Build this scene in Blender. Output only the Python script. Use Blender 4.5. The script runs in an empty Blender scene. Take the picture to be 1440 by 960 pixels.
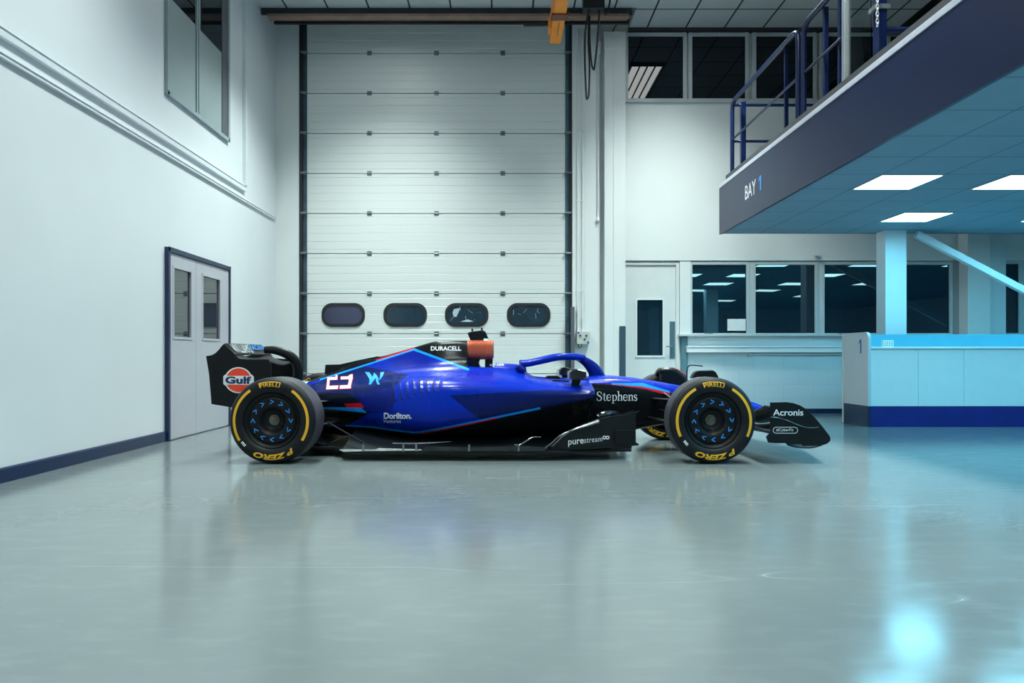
import bpy, bmesh, math, random
import numpy as np
from mathutils import Vector, Matrix
from mathutils.bvhtree import BVHTree
random.seed(7)
SC = bpy.context.scene
COL = SC.collection
PI = math.pi

# ------------------------------------------------------------------ camera
F, VX, VY, H = 1020.0, 708.0, 500.0, 0.9
cam_d = bpy.data.cameras.new('camera'); cam = bpy.data.objects.new('camera', cam_d); COL.objects.link(cam)
cam.location = (0, 0, H); cam.rotation_euler = (PI/2, 0, 0)
cam_d.sensor_width = 36.0; cam_d.lens = F/1440*36
cam_d.shift_x = (720-VX)/1440; cam_d.shift_y = (VY-480)/1440
cam_d.clip_start = 0.05; cam_d.clip_end = 100
SC.camera = cam
# ------------------------------------------------------------------ world, colour, exposure
w = bpy.data.worlds.new('world'); SC.world = w; w.use_nodes = True
w.node_tree.nodes['Background'].inputs[0].default_value = (0.02, 0.03, 0.04, 1)
w.node_tree.nodes['Background'].inputs[1].default_value = 0.3
SC.view_settings.view_transform = 'Standard'; SC.view_settings.look = 'None'
SC.view_settings.exposure = 0.0; SC.view_settings.gamma = 1.0
SC.view_settings.use_curve_mapping = False
# ------------------------------------------------------------------ main lights (lamps of the ceiling fittings)
HALL_W, HALL_C = 164.0, (0.865, 1.0, 0.955)
MEZZ_W, MEZZ_C = 19.0, (0.045, 0.60, 0.93)
def area(name, loc, sx, sy, watt, col, spread, rot=(0, 0, 0)):
    l = bpy.data.lights.new(name, 'AREA'); l.shape = 'RECTANGLE'; l.size = sx; l.size_y = sy
    l.energy = watt; l.color = col; l.spread = math.radians(spread)
    o = bpy.data.objects.new(name, l); o.location = loc; o.rotation_euler = rot; COL.objects.link(o); return o
HALL_SPOTS = [(x, y) for y in (9.2, 5.6, 2.0, -1.6) for x in (-1.7, 2.5)]
CEIL = 5.99
MEZZ_Z = 2.62
MEZZ_SPOTS = [(3.89, 7.18), (5.11, 8.99), (5.11, 7.18), (5.11, 5.4), (3.89, 3.6), (5.11, 1.8), (6.9, 8.99), (6.9, 7.18), (6.9, 5.4), (5.11, 3.6),
              (6.9, 3.6), (3.89, 0.0), (6.9, 0.0), (8.7, 8.99), (8.7, 5.4), (8.7, 1.8)]
for x, y in HALL_SPOTS:
    area('ceiling_lamp', (x, y, CEIL-0.075), 0.5, 1.6, HALL_W*{9.2: 1.12, 5.6: 0.80, 2.0: 0.58, -1.6: 0.45}[y], HALL_C, 105)
for x, y in MEZZ_SPOTS:
    area('panel_lamp', (x, y, MEZZ_Z-0.012), 0.56, 0.56, MEZZ_W, MEZZ_C, 170)

# ------------------------------------------------------------------ materials
def newmat(name):
    m = bpy.data.materials.new(name); m.use_nodes = True
    return m, m.node_tree, m.node_tree.nodes['Principled BSDF']
def N(nt, typ, **kw):
    n = nt.nodes.new(typ)
    for k, v in kw.items(): setattr(n, k, v)
    return n
def setin(nt, sock, v):
    if hasattr(v, 'is_output') or isinstance(v, bpy.types.NodeSocket): nt.links.new(v, sock)
    else: sock.default_value = v
def objcoord(nt): return N(nt, 'ShaderNodeTexCoord').outputs['Object']
def noise(nt, scale, detail=3, vec=None, stretch=None):
    c = vec or objcoord(nt)
    if stretch:
        mp = N(nt, 'ShaderNodeMapping'); nt.links.new(c, mp.inputs[0]); mp.inputs['Scale'].default_value = stretch; c = mp.outputs[0]
    n = N(nt, 'ShaderNodeTexNoise'); nt.links.new(c, n.inputs['Vector'])
    n.inputs['Scale'].default_value = scale; n.inputs['Detail'].default_value = detail
    return n.outputs[0]
def ramp(nt, fac, p0, p1, v0, v1):
    r = N(nt, 'ShaderNodeMapRange'); nt.links.new(fac, r.inputs[0])
    for i, v in zip((1, 2, 3, 4), (p0, p1, v0, v1)): r.inputs[i].default_value = v
    return r.outputs[0]
def mix(nt, fac, a, b):
    m = N(nt, 'ShaderNodeMix', data_type='RGBA')
    setin(nt, m.inputs[0], fac); setin(nt, m.inputs[6], a if not isinstance(a, tuple) else (*a[:3], 1)); setin(nt, m.inputs[7], b if not isinstance(b, tuple) else (*b[:3], 1))
    return m.outputs[2]
def math_(nt, op, a, b=0.0, c=0.0, clamp=False):
    m = N(nt, 'ShaderNodeMath', operation=op, use_clamp=clamp)
    setin(nt, m.inputs[0], a); setin(nt, m.inputs[1], b)
    if op in ('MULTIPLY_ADD', 'COMPARE'): setin(nt, m.inputs[2], c)
    return m.outputs[0]
def bump(nt, p, h, strength=0.2, dist=0.01):
    b = N(nt, 'ShaderNodeBump'); b.inputs['Strength'].default_value = strength; b.inputs['Distance'].default_value = dist
    nt.links.new(h, b.inputs['Height']); nt.links.new(b.outputs[0], p.inputs['Normal'])
def mat(name, col, rough=0.5, metal=0.0, var=0.06, scale=6.0, coat=0.0, bmp=0.0, bscale=60.0, spec=None, stretch=None):
    m, nt, p = newmat(name)
    f = noise(nt, scale, 3, stretch=stretch)
    a = tuple(c*(1-var) for c in col); b = tuple(min(1, c*(1+var)) for c in col)
    nt.links.new(mix(nt, ramp(nt, f, 0.3, 0.7, 0, 1), a, b), p.inputs['Base Color'])
    p.inputs['Roughness'].default_value = rough; p.inputs['Metallic'].default_value = metal
    p.inputs['Coat Weight'].default_value = coat; p.inputs['Coat Roughness'].default_value = 0.06
    if spec is not None: p.inputs['Specular IOR Level'].default_value = spec
    if bmp: bump(nt, p, noise(nt, bscale, 2), bmp, 0.004)
    return m
def emit(name, col, strength):
    m, nt, p = newmat(name)
    f = noise(nt, 40, 1)
    nt.links.new(mix(nt, ramp(nt, f, 0, 1, 0, 1), tuple(c*0.97 for c in col), col), p.inputs['Emission Color'])
    p.inputs['Emission Strength'].default_value = strength; p.inputs['Base Color'].default_value = (0.8, 0.8, 0.8, 1)
    return m
M = {}
M['wall'] = mat('white_wall_paint', (0.76, 0.80, 0.79), 0.42, var=0.02, scale=1.2, bmp=0.05, bscale=150)
M['wall_l'] = mat('left_wall_paint', (0.72, 0.765, 0.80), 0.36, var=0.02, scale=1.0, bmp=0.04, bscale=120)
M['wall_void'] = mat('dark_recess_paint', (0.05, 0.06, 0.07), 0.8)
M['door_white'] = mat('white_door_paint', (0.70, 0.74, 0.73), 0.35, var=0.02)
M['door_lilac'] = mat('lilac_grey_door_paint', (0.47, 0.475, 0.53), 0.4, var=0.02)
M['navy'] = mat('navy_paint', (0.008, 0.022, 0.075), 0.35, var=0.1)
M['navy_fascia'] = mat('navy_fascia_panel', (0.010, 0.018, 0.060), 0.33, var=0.08, scale=2, spec=0.3)
M['rail_blue'] = mat('blue_rail_enamel', (0.004, 0.012, 0.055), 0.25, var=0.1)
M['grey_strip'] = mat('light_grey_edging', (0.50, 0.52, 0.60), 0.4)
M['dark_grey'] = mat('dark_grey_board', (0.10, 0.11, 0.13), 0.6)
M['alu'] = mat('brushed_aluminium', (0.42, 0.46, 0.49), 0.35, 0.7, stretch=(1, 1, 20))
M['galv'] = mat('galvanised_steel', (0.20, 0.24, 0.26), 0.4, 0.7, var=0.25, scale=20)
M['track'] = mat('dark_track_steel', (0.06, 0.10, 0.13), 0.4, 0.5, var=0.2)
M['rubber'] = mat('black_rubber_seal', (0.012, 0.014, 0.016), 0.6)
M['black'] = mat('black_satin', (0.008, 0.009, 0.011), 0.35)
M['orange'] = mat('orange_crane_paint', (1.0, 0.30, 0.02), 0.4, var=0.06)
M['rust'] = mat('red_brown_steel', (0.20, 0.065, 0.04), 0.6, var=0.3, scale=20)
M['salmon'] = mat('salmon_flange_paint', (0.30, 0.19, 0.14), 0.5, var=0.15)
M['beam'] = mat('dark_beam_paint', (0.030, 0.034, 0.042), 0.5)
M['cable'] = mat('black_cable', (0.006, 0.007, 0.008), 0.5)
M['chain'] = mat('pale_chain', (0.6, 0.62, 0.65), 0.4, 0.3)
M['box_grey'] = mat('pale_control_plastic', (0.55, 0.57, 0.53), 0.45)
M['desk_white'] = mat('white_laminate', (0.80, 0.83, 0.83), 0.28, var=0.015)
M['desk_grey'] = mat('grey_laminate', (0.62, 0.64, 0.66), 0.35, var=0.015)
M['desk_navy'] = mat('blue_plinth_laminate', (0.012, 0.020, 0.19), 0.35, var=0.1)
M['steel_post'] = mat('pale_steel_paint', (0.70, 0.78, 0.80), 0.35, var=0.02)
M['paper'] = mat('white_paper', (0.8, 0.82, 0.8), 0.7)
M['ink'] = mat('dark_ink', (0.03, 0.04, 0.08), 0.6)
M['blue_ink'] = mat('blue_vinyl', (0.02, 0.08, 0.42), 0.4)
M['sky_vinyl'] = mat('light_blue_vinyl', (0.02, 0.30, 0.85), 0.4)
M['white_vinyl'] = mat('white_vinyl', (0.80, 0.84, 0.86), 0.4)
M['lamp_white'] = emit('hall_tube_glow', (0.95, 1.0, 0.97), 8.0)
M['lamp_cyan'] = emit('panel_glow', (0.50, 0.93, 1.0), 9.0)

def glass(name, col, ior=1.9, rough=0.015, scr=0.0):
    m, nt, p = newmat(name)
    f = noise(nt, 2.0, 2)
    nt.links.new(mix(nt, ramp(nt, f, 0.3, 0.7, 0, 1), col, tuple(c*0.7 for c in col)), p.inputs['Base Color'])
    p.inputs['Roughness'].default_value = rough; p.inputs['IOR'].default_value = ior
    bump(nt, p, noise(nt, 1.6, 1), 0.02 + scr, 0.02)
    return m
M['glass'] = glass('dark_window_glass', (0.004, 0.022, 0.040))
M['glass_up'] = glass('upper_window_glass', (0.003, 0.008, 0.013), ior=1.5)
M['glass_oval'] = glass('scuffed_oval_glazing', (0.010, 0.035, 0.060), ior=1.8, rough=0.12)
M['glass_oval_p'] = glass('hazy_purple_glazing', (0.050, 0.055, 0.115), ior=1.7, rough=0.2)
M['glass_door'] = glass('door_glass', (0.03, 0.042, 0.052), ior=2.1)

# floor -------------------------------------------------------------
def floor_mat():
    m, nt, p = newmat('grey_epoxy_floor')
    c = objcoord(nt)
    n1 = noise(nt, 0.7, 5, c); n2 = noise(nt, 5.0, 6, c, stretch=(1, 2.5, 1)); n3 = noise(nt, 40, 2, c)
    base = mix(nt, ramp(nt, n1, 0.35, 0.65, 0, 1), (0.140, 0.168, 0.174), (0.168, 0.196, 0.200))
    base = mix(nt, ramp(nt, n2, 0.50, 0.75, 0, 0.22), base, (0.24, 0.27, 0.28))
    # long thin scratches: narrow level sets of stretched noise
    tot = None
    for rot, sc, th, sd in ((0.5, 1.5, 0.0022, 3.1), (-0.7, 1.6, 0.0020, 8.7), (1.2, 1.9, 0.0020, 15.0), (2.2, 1.3, 0.0022, 22.0)):
        mp = N(nt, 'ShaderNodeMapping'); nt.links.new(c, mp.inputs[0]); mp.inputs['Rotation'].default_value = (0, 0, rot)
        mp.inputs['Scale'].default_value = (0.10*sc, 1.6*sc, 1); mp.inputs['Location'].default_value = (sd, sd, sd)
        a = N(nt, 'ShaderNodeTexNoise'); nt.links.new(mp.outputs[0], a.inputs['Vector']); a.inputs['Scale'].default_value = 0.9; a.inputs['Detail'].default_value = 0.5
        d = math_(nt, 'ABSOLUTE', math_(nt, 'SUBTRACT', a.outputs[0], 0.5))
        line = ramp(nt, d, 0.0, th, 1, 0)
        gate = ramp(nt, noise(nt, 1.3, 2, mp.outputs[0]), 0.58, 0.70, 0, 1)
        line = math_(nt, 'MULTIPLY', line, gate)
        tot = line if tot is None else math_(nt, 'MAXIMUM', tot, line)
    base = mix(nt, math_(nt, 'MULTIPLY', tot, 0.2), base, (0.50, 0.56, 0.58))
    nt.links.new(base, p.inputs['Base Color'])
    r = ramp(nt, n2, 0.3, 0.75, 0.125, 0.185)
    nt.links.new(math_(nt, 'ADD', r, math_(nt, 'MULTIPLY', tot, 0.2)), p.inputs['Roughness'])
    p.inputs['IOR'].default_value = 1.5
    bump(nt, p, n3, 0.02, 0.002)
    return m
M['floor'] = floor_mat()

def gridlines(nt, coord, axis, step, phase, half):
    s = N(nt, 'ShaderNodeSeparateXYZ'); nt.links.new(coord, s.inputs[0])
    v = math_(nt, 'ADD', s.outputs[axis], -phase + step*100)
    v = math_(nt, 'MODULO', v, step)
    a = math_(nt, 'LESS_THAN', v, half); b = math_(nt, 'GREATER_THAN', v, step-half)
    return math_(nt, 'MAXIMUM', a, b)
def tile_mat(name, col, line, step, phx, phy, half):
    m, nt, p = newmat(name)
    c = objcoord(nt)
    g = math_(nt, 'MAXIMUM', gridlines(nt, c, 0, step, phx, half), gridlines(nt, c, 1, step, phy, half))
    base = mix(nt, ramp(nt, noise(nt, 3, 3, c), 0.3, 0.7, 0, 1), col, tuple(x*0.93 for x in col))
    nt.links.new(mix(nt, g, base, line), p.inputs['Base Color'])
    p.inputs['Roughness'].default_value = 0.75
    bump(nt, p, g, 0.25, 0.004)
    return m
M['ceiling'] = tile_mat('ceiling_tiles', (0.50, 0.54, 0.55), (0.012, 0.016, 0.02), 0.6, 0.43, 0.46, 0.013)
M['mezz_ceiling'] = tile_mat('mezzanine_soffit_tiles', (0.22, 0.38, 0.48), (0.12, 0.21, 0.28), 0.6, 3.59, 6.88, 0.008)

def block_mat():
    m, nt, p = newmat('painted_blockwork')
    c = objcoord(nt)
    mp = N(nt, 'ShaderNodeMapping'); nt.links.new(c, mp.inputs[0]); mp.inputs['Rotation'].default_value = (PI/2, 0, 0)
    b = N(nt, 'ShaderNodeTexBrick'); nt.links.new(mp.outputs[0], b.inputs['Vector'])
    b.inputs['Color1'].default_value = (0.72, 0.78, 0.79, 1); b.inputs['Color2'].default_value = (0.68, 0.75, 0.77, 1)
    b.inputs['Mortar'].default_value = (0.63, 0.71, 0.73, 1); b.inputs['Scale'].default_value = 1.0
    b.inputs['Mortar Size'].default_value = 0.006; b.inputs['Brick Width'].default_value = 0.46; b.inputs['Row Height'].default_value = 0.225
    nt.links.new(b.outputs[0], p.inputs['Base Color']); p.inputs['Roughness'].default_value = 0.4
    inv = math_(nt, 'SUBTRACT', 1.0, b.outputs[1]); bump(nt, p, inv, 0.3, 0.005)
    return m
M['block'] = block_mat()

# ------------------------------------------------------------------ geometry helpers
def P3(px, py, Y): return Vector(((px-VX)*Y/F, Y, H+(VY-py)*Y/F))
def world_loc(o):
    v = Vector((0, 0, 0))
    while o is not None: v = v + Vector(o.location); o = o.parent
    return v
class MB:
    def __init__(s): s.v = []; s.f = []; s.mi = []
    def add(s, vs, fs, mi=0):
        b = len(s.v); s.v += [tuple(v) for v in vs]; s.f += [tuple(i+b for i in f) for f in fs]; s.mi += [mi]*len(fs); return s
    def box(s, x0, x1, y0, y1, z0, z1, mi=0):
        vs = [(x, y, z) for x in (x0, x1) for y in (y0, y1) for z in (z0, z1)]
        return s.add(vs, [(0, 1, 3, 2), (4, 6, 7, 5), (0, 4, 5, 1), (2, 3, 7, 6), (0, 2, 6, 4), (1, 5, 7, 3)], mi)
    def prism(s, pts, ax, a, b, mi=0):
        """extrude a 2-D outline along axis ax from a to b; pts are the other two coords in xyz order"""
        def mk(p, t):
            return (t, p[0], p[1]) if ax == 0 else (p[0], t, p[1]) if ax == 1 else (p[0], p[1], t)
        n = len(pts); vs = [mk(p, a) for p in pts]+[mk(p, b) for p in pts]
        fs = [tuple(range(n)), tuple(range(2*n-1, n-1, -1))]+[(i, i+n, (i+1) % n+n, (i+1) % n) for i in range(n)]
        return s.add(vs, fs, mi)
    def tube(s, pts, r, n=12, flat=1.0, cap=True, up=None, mi=0):
        pts = [Vector(p) for p in pts]; rs = r if isinstance(r, (list, tuple)) else [r]*len(pts)
        fl = flat if isinstance(flat, (list, tuple)) else [flat]*len(pts)
        vs = []; fs = []; ref = None
        for i, p in enumerate(pts):
            t = (pts[min(i+1, len(pts)-1)]-pts[max(i-1, 0)]).normalized()
            if ref is None:
                ref = Vector(up) if up else (Vector((0, 0, 1)) if abs(t.z) < 0.9 else Vector((1, 0, 0)))
            a = t.cross(ref)
            if a.length < 1e-5: a = t.cross(Vector((0.3, 1, 0.2)))
            a.normalize(); b = a.cross(t).normalized()
            if not up: ref = b
            for k in range(n):
                q = 2*PI*k/n; vs.append(p+a*math.cos(q)*rs[i]+b*math.sin(q)*rs[i]*fl[i])
        for i in range(len(pts)-1):
            for k in range(n):
                fs.append((i*n+k, i*n+(k+1) % n, (i+1)*n+(k+1) % n, (i+1)*n+k))
        if cap: fs += [tuple(range(n-1, -1, -1)), tuple(range((len(pts)-1)*n, len(pts)*n))]
        return s.add(vs, fs, mi)
    def lathe_y(s, prof, cx, cz, y0, n=72, mi=0, a0=0.0, a1=2*PI):
        """profile of (radius, t) around the Y axis; t is added to y0"""
        full = abs(a1-a0-2*PI) < 1e-6; m = n if full else n+1
        vs = []; fs = []
        for r, t in prof:
            for k in range(m):
                q = a0+(a1-a0)*k/n; vs.append((cx+r*math.cos(q), y0+t, cz+r*math.sin(q)))
        for i in range(len(prof)-1):
            for k in range(n):
                k2 = (k+1) % m if full else k+1
                fs.append((i*m+k, i*m+k2, (i+1)*m+k2, (i+1)*m+k))
        return s.add(vs, fs, mi)
    def grid(s, rows, closed=False, mi=0, flip=False):
        n = len(rows[0]); vs = [p for r in rows for p in r]; fs = []
        for i in range(len(rows)-1):
            for k in range(n if closed else n-1):
                f = (i*n+k, i*n+(k+1) % n, (i+1)*n+(k+1) % n, (i+1)*n+k); fs.append(f[::-1] if flip else f)
        return s.add(vs, fs, mi)
    def build(s, name, m, parent=None, smooth=False, bevel=0.0, angle=35, label=None, origin=None, seg=2):
        me = bpy.data.meshes.new(name)
        if parent is not None: off = world_loc(parent)
        elif origin is not None: off = Vector(origin)
        else:
            a = np.array(s.v); off = Vector(((a[:, 0].min()+a[:, 0].max())/2, (a[:, 1].min()+a[:, 1].max())/2, a[:, 2].min()))
        me.from_pydata([(v[0]-off.x, v[1]-off.y, v[2]-off.z) for v in s.v], [], s.f)
        ms = m if isinstance(m, (list, tuple)) else [m]
        for q in ms: me.materials.append(q)
        for p, i in zip(me.polygons, s.mi): p.material_index = i
        o = bpy.data.objects.new(name, me); COL.objects.link(o)
        bm = bmesh.new(); bm.from_mesh(me)
        bmesh.ops.remove_doubles(bm, verts=bm.verts, dist=1e-6)
        bmesh.ops.recalc_face_normals(bm, faces=bm.faces)
        if smooth:
            for f in bm.faces: f.smooth = True
            for e in bm.edges:
                if len(e.link_faces) == 2 and e.calc_face_angle(0) > math.radians(angle): e.smooth = False
        bm.to_mesh(me); bm.free()
        if parent is not None: o.parent = parent
        else: o.location = off
        if bevel:
            b = o.modifiers.new('bevel', 'BEVEL'); b.width = bevel; b.segments = seg; b.limit_method = 'ANGLE'; b.angle_limit = math.radians(40)
            b.harden_normals = False
        if label: o['label'] = label
        return o
def thing(name, label, cat, loc, group=None):
    o = bpy.data.objects.new(name, None); COL.objects.link(o); o.location = loc; o.empty_display_size = 0.1
    o['label'] = label; o['category'] = cat
    if group: o['group'] = group
    return o
def tag(o, label, cat, group=None):
    o['label'] = label; o['category'] = cat
    if group: o['group'] = group
    return o
def struct(o, label=None):
    o['kind'] = 'structure'
    if label: o['label'] = label
    return o
def sroot(name, loc=(0, 0, 0), label=None):
    o = bpy.data.objects.new(name, None); COL.objects.link(o); o.location = loc; o['kind'] = 'structure'
    if label: o['label'] = label
    return o
def dup(root, loc):
    r = root.copy(); COL.objects.link(r); r.location = loc
    for ch in list(root.children):
        c = ch.copy(); COL.objects.link(c); c.parent = r
        for g in list(ch.children):
            d = g.copy(); COL.objects.link(d); d.parent = c
    return r
def arc(cx, cy, r, a0, a1, n):
    return [(cx+r*math.cos(a0+(a1-a0)*i/n), cy+r*math.sin(a0+(a1-a0)*i/n)) for i in range(n+1)]
def rrect(x0, x1, z0, z1, r, n=8):
    return arc(x1-r, z1-r, r, 0, PI/2, n)+arc(x0+r, z1-r, r, PI/2, PI, n)+arc(x0+r, z0+r, r, PI, 1.5*PI, n)+arc(x1-r, z0+r, r, 1.5*PI, 2*PI, n)
def smooth_path(pts, n=8):
    pts = [Vector(p) for p in pts]; out = []
    for i in range(len(pts)-1):
        p0, p1, p2, p3 = pts[max(i-1, 0)], pts[i], pts[i+1], pts[min(i+2, len(pts)-1)]
        for k in range(n):
            t = k/n
            out.append(0.5*((2*p1)+(p2-p0)*t+(2*p0-5*p1+4*p2-p3)*t*t+(3*p1-p0-3*p2+p3)*t**3))
    out.append(pts[-1]); return out

# text as 2-D mesh in the unit box (0..1, 0..1)
def text2d(body, bold=0.0, shear=0.0, spacing=1.0, res=3):
    c = bpy.data.curves.new('t', 'FONT'); c.body = body; c.size = 1; c.offset = bold; c.shear = shear; c.space_character = spacing
    c.resolution_u = res
    o = bpy.data.objects.new('t', c); COL.objects.link(o)
    bpy.context.view_layer.update()
    me = bpy.data.meshes.new_from_object(o.evaluated_get(bpy.context.evaluated_depsgraph_get()))
    v = np.array([(p.co.x, p.co.y) for p in me.vertices]); f = [tuple(p.vertices) for p in me.polygons]
    bpy.data.objects.remove(o); bpy.data.curves.remove(c); bpy.data.meshes.remove(me)
    lo = v.min(0); hi = v.max(0)
    return (v-lo)/(hi-lo), f
def poly2d(polys):
    """list of outlines -> verts, faces (already in unit coordinates)"""
    v = []; f = []
    for p in polys:
        b = len(v); v += list(p); f.append(tuple(range(b, b+len(p))))
    return np.array(v, float), f
def refine(v, f, maxlen):
    """triangulate a 2-D mesh and split edges longer than maxlen (in the units of v)"""
    bm = bmesh.new(); vs = [bm.verts.new((p[0], p[1], 0)) for p in v]
    for q in f:
        try: bm.faces.new([vs[i] for i in q])
        except ValueError: pass
    bmesh.ops.triangulate(bm, faces=bm.faces)
    for _ in range(5):
        es = [e for e in bm.edges if e.calc_length() > maxlen]
        if not es: break
        bmesh.ops.subdivide_edges(bm, edges=es, cuts=1); bmesh.ops.triangulate(bm, faces=bm.faces)
    bm.verts.index_update()
    out = [(a.co.x, a.co.y) for a in bm.verts]; ff = [tuple(a.index for a in q.verts) for q in bm.faces]; bm.free()
    return out, ff
# ================================================================== SETTING
YB = 11.36
SB = F/YB
def fx(px): return (px-VX)/SB
def fz(py): return H+(VY-py)/SB
XL = -3.56

struct(MB().box(-4.2, 13.2, -6.2, 11.9, -0.1, 0.0).build('floor', M['floor'], origin=(0, 0, 0)), 'glossy grey epoxy floor with scratches')
struct(MB().box(-3.7, XL, -6.0, 11.5, 0, 7.0).build('wall_left', M['wall_l'], origin=(0, 0, 0)), 'white painted wall on the left')
# back wall with the roller door opening
DX0, DX1 = fx(421), fx(804)
b = MB(); b.box(-3.7, DX0, YB, YB+0.2, 0, 7.0); b.box(DX0, DX1, YB, YB+0.2, 6.35, 7.0); b.box(DX1, 13.0, YB, YB+0.2, 0, 7.0)
struct(b.build('wall_back', M['wall'], origin=(0, 0, 0)), 'white wall behind the race car')
struct(MB().box(DX0-0.1, DX1+0.1, YB+0.21, YB+0.25, 0, 7.0).build('wall_outside', M['wall_void'], origin=(0, 0, 0)))
struct(MB().box(12.9, 13.0, -6.0, YB, 0, 7.0).build('wall_right', M['wall'], origin=(0, 0, 0)))
struct(MB().box(-3.7, 13.0, -6.2, -6.0, 0, 7.0).build('wall_front', M['wall'], origin=(0, 0, 0)))
b = MB(); b.box(XL, 1.95, -6.0, 10.62, CEIL, CEIL+0.05); b.box(1.95, 13.0, -6.0, YB, CEIL, CEIL+0.05)
struct(b.build('ceiling', M['ceiling'], origin=(0, 0, 0)), 'suspended tile ceiling in a dark grid')
struct(MB().box(-3.7, 2.1, 10.4, YB+0.2, 7.0, 7.05).build('ceiling_void', M['wall_void'], origin=(0, 0, 0)))
struct(MB().box(1.95, 13.0, YB-0.11, YB, CEIL-0.045, CEIL).build('trim_1', M['beam']), 'dark ceiling edge trim on the back wall')
struct(MB().box(6.13, 6.34, 7.5, 11.24, CEIL-0.012, CEIL).build('trim_2', M['black']), 'black slot in the ceiling tiles')
# projecting white upper wall over the glazed strip
XW0 = fx(877)
struct(MB().box(XW0, 6.98, YB-0.07, YB, fz(367), fz(146)).build('wall_upper', M['wall'], origin=(0, 0, 0)), 'plain white upper wall')
# left wall skirting
def skirting(y0, y1, nm):
    prof = [(0, 0), (0.022, 0), (0.022, 0.095), (0.016, 0.105), (0, 0.107)]
    b = MB(); b.prism([(XL+a, z) for a, z in prof], 1, y0, y1)
    return struct(b.build(nm, M['navy']), 'navy skirting board along the left wall')
skirting(-5.9, 7.62, 'baseboard_left'); skirting(9.36, YB, 'baseboard_left.001')
struct(MB().box(fx(957), 6.98, YB-0.022, YB, 0, 0.075).build('baseboard_back', M['navy']), 'dark skirting under the blockwork')
struct(MB().box(XL+0.02, DX0-0.01, YB-0.022, YB, 0, 0.105).build('baseboard_back.001', M['navy']))

# left wall trunking ------------------------------------------------
def trunking(z0, z1, y0, y1, dep, nm, lab):
    b = MB(); b.box(XL, XL+dep, y0, y1, z0, z1); b.box(XL, XL+dep+0.008, y0, y1, z1-0.012, z1)
    o = b.build(nm, M['wall_l'], bevel=0.004); return struct(o, lab)
trunking(3.145, 3.215, -5.9, 9.95, 0.035, 'trim_3', 'upper white cable trunking on left wall')
trunking(3.00, 3.04, -5.9, 11.24, 0.028, 'trim_4', 'lower white cable trunking on left wall')
struct(MB().box(XL, XL+0.05, 9.90, 9.97, 3.225, CEIL).build('trim_5', M['wall_l'], bevel=0.004), 'vertical trunking on left wall')

# upper shutter window in the left wall ------------------------------
def left_upper_window():
    r = sroot('window_1', (XL, 8.5, 3.65), 'tall window high in the left wall')
    y0, y1, z0, z1 = 7.62, 9.36, 3.65, 5.72
    fr = MB()
    for a, c, d, e in ((y0, y0+0.05, z0, z1), (y1-0.05, y1, z0, z1), (y0, y1, z0, z0+0.045), (y0, y1, z1-0.05, z1)): fr.box(XL, XL+0.035, a, c, d, e)
    for yy in (8.38, 8.44): fr.box(XL, XL+0.028, yy-0.018, yy+0.018, z0, z1)
    fr.build('window_frame', mat('grey_window_frame', (0.30, 0.37, 0.39), 0.5), r, bevel=0.004)
    MB().box(XL, XL+0.012, y0+0.05, y1-0.05, z0+0.04, 4.71).build('lower_panel', mat('grey_green_panel', (0.30, 0.37, 0.38), 0.45, var=0.05, scale=2), r)
    for a, c in ((7.70, 8.34), (8.52, 9.12)):
        MB().box(XL, XL+0.016, a, c, 4.71, 5.66).build('pane', M['glass_up'], r)
    MB().box(XL, XL+0.02, 9.13, 9.31, z0+0.04, z1-0.05).build('side_jamb', M['dark_grey'], r)
left_upper_window()

# double door in the left wall ---------------------------------------
def double_door():
    r = sroot('door_1', (XL, 8.47, 0), 'lilac grey double door in the left wall')
    y0, y1, zt = 7.62, 9.36, 2.045
    fr = MB(); fr.box(XL, XL+0.045, y0, y0+0.045, 0, zt); fr.box(XL, XL+0.045, y1-0.045, y1, 0, zt); fr.box(XL, XL+0.045, y0, y1, zt-0.05, zt)
    fr.build('door_frame', M['navy'], r, bevel=0.004)
    mid = 8.33
    for a, c, g0, g1 in ((y0+0.047, mid-0.003, 7.76, 8.20), (mid+0.003, y1-0.047, 8.51, 9.03)):
        b = MB(); z0, z1 = 1.10, 1.845
        b.box(XL+0.002, XL+0.03, a, g0, 0.012, zt-0.055); b.box(XL+0.002, XL+0.03, g1, c, 0.012, zt-0.055)
        b.box(XL+0.002, XL+0.03, g0, g1, 0.012, z0); b.box(XL+0.002, XL+0.03, g0, g1, z1, zt-0.055)
        leaf = b.build('door_leaf', M['door_lilac'], r)
        g = MB()
        g.box(XL+0.028, XL+0.036, g0-0.02, g0+0.008, z0-0.02, z1+0.02); g.box(XL+0.028, XL+0.036, g1-0.008, g1+0.02, z0-0.02, z1+0.02)
        g.box(XL+0.028, XL+0.036, g0, g1, z0-0.02, z0+0.006); g.box(XL+0.028, XL+0.036, g0, g1, z1-0.006, z1+0.02)
        g.build('glazing_bead', M['door_lilac'], leaf)
        MB().box(XL+0.004, XL+0.013, g0, g1, z0, z1).build('pane', M['glass_door'], leaf)
double_door()

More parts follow.
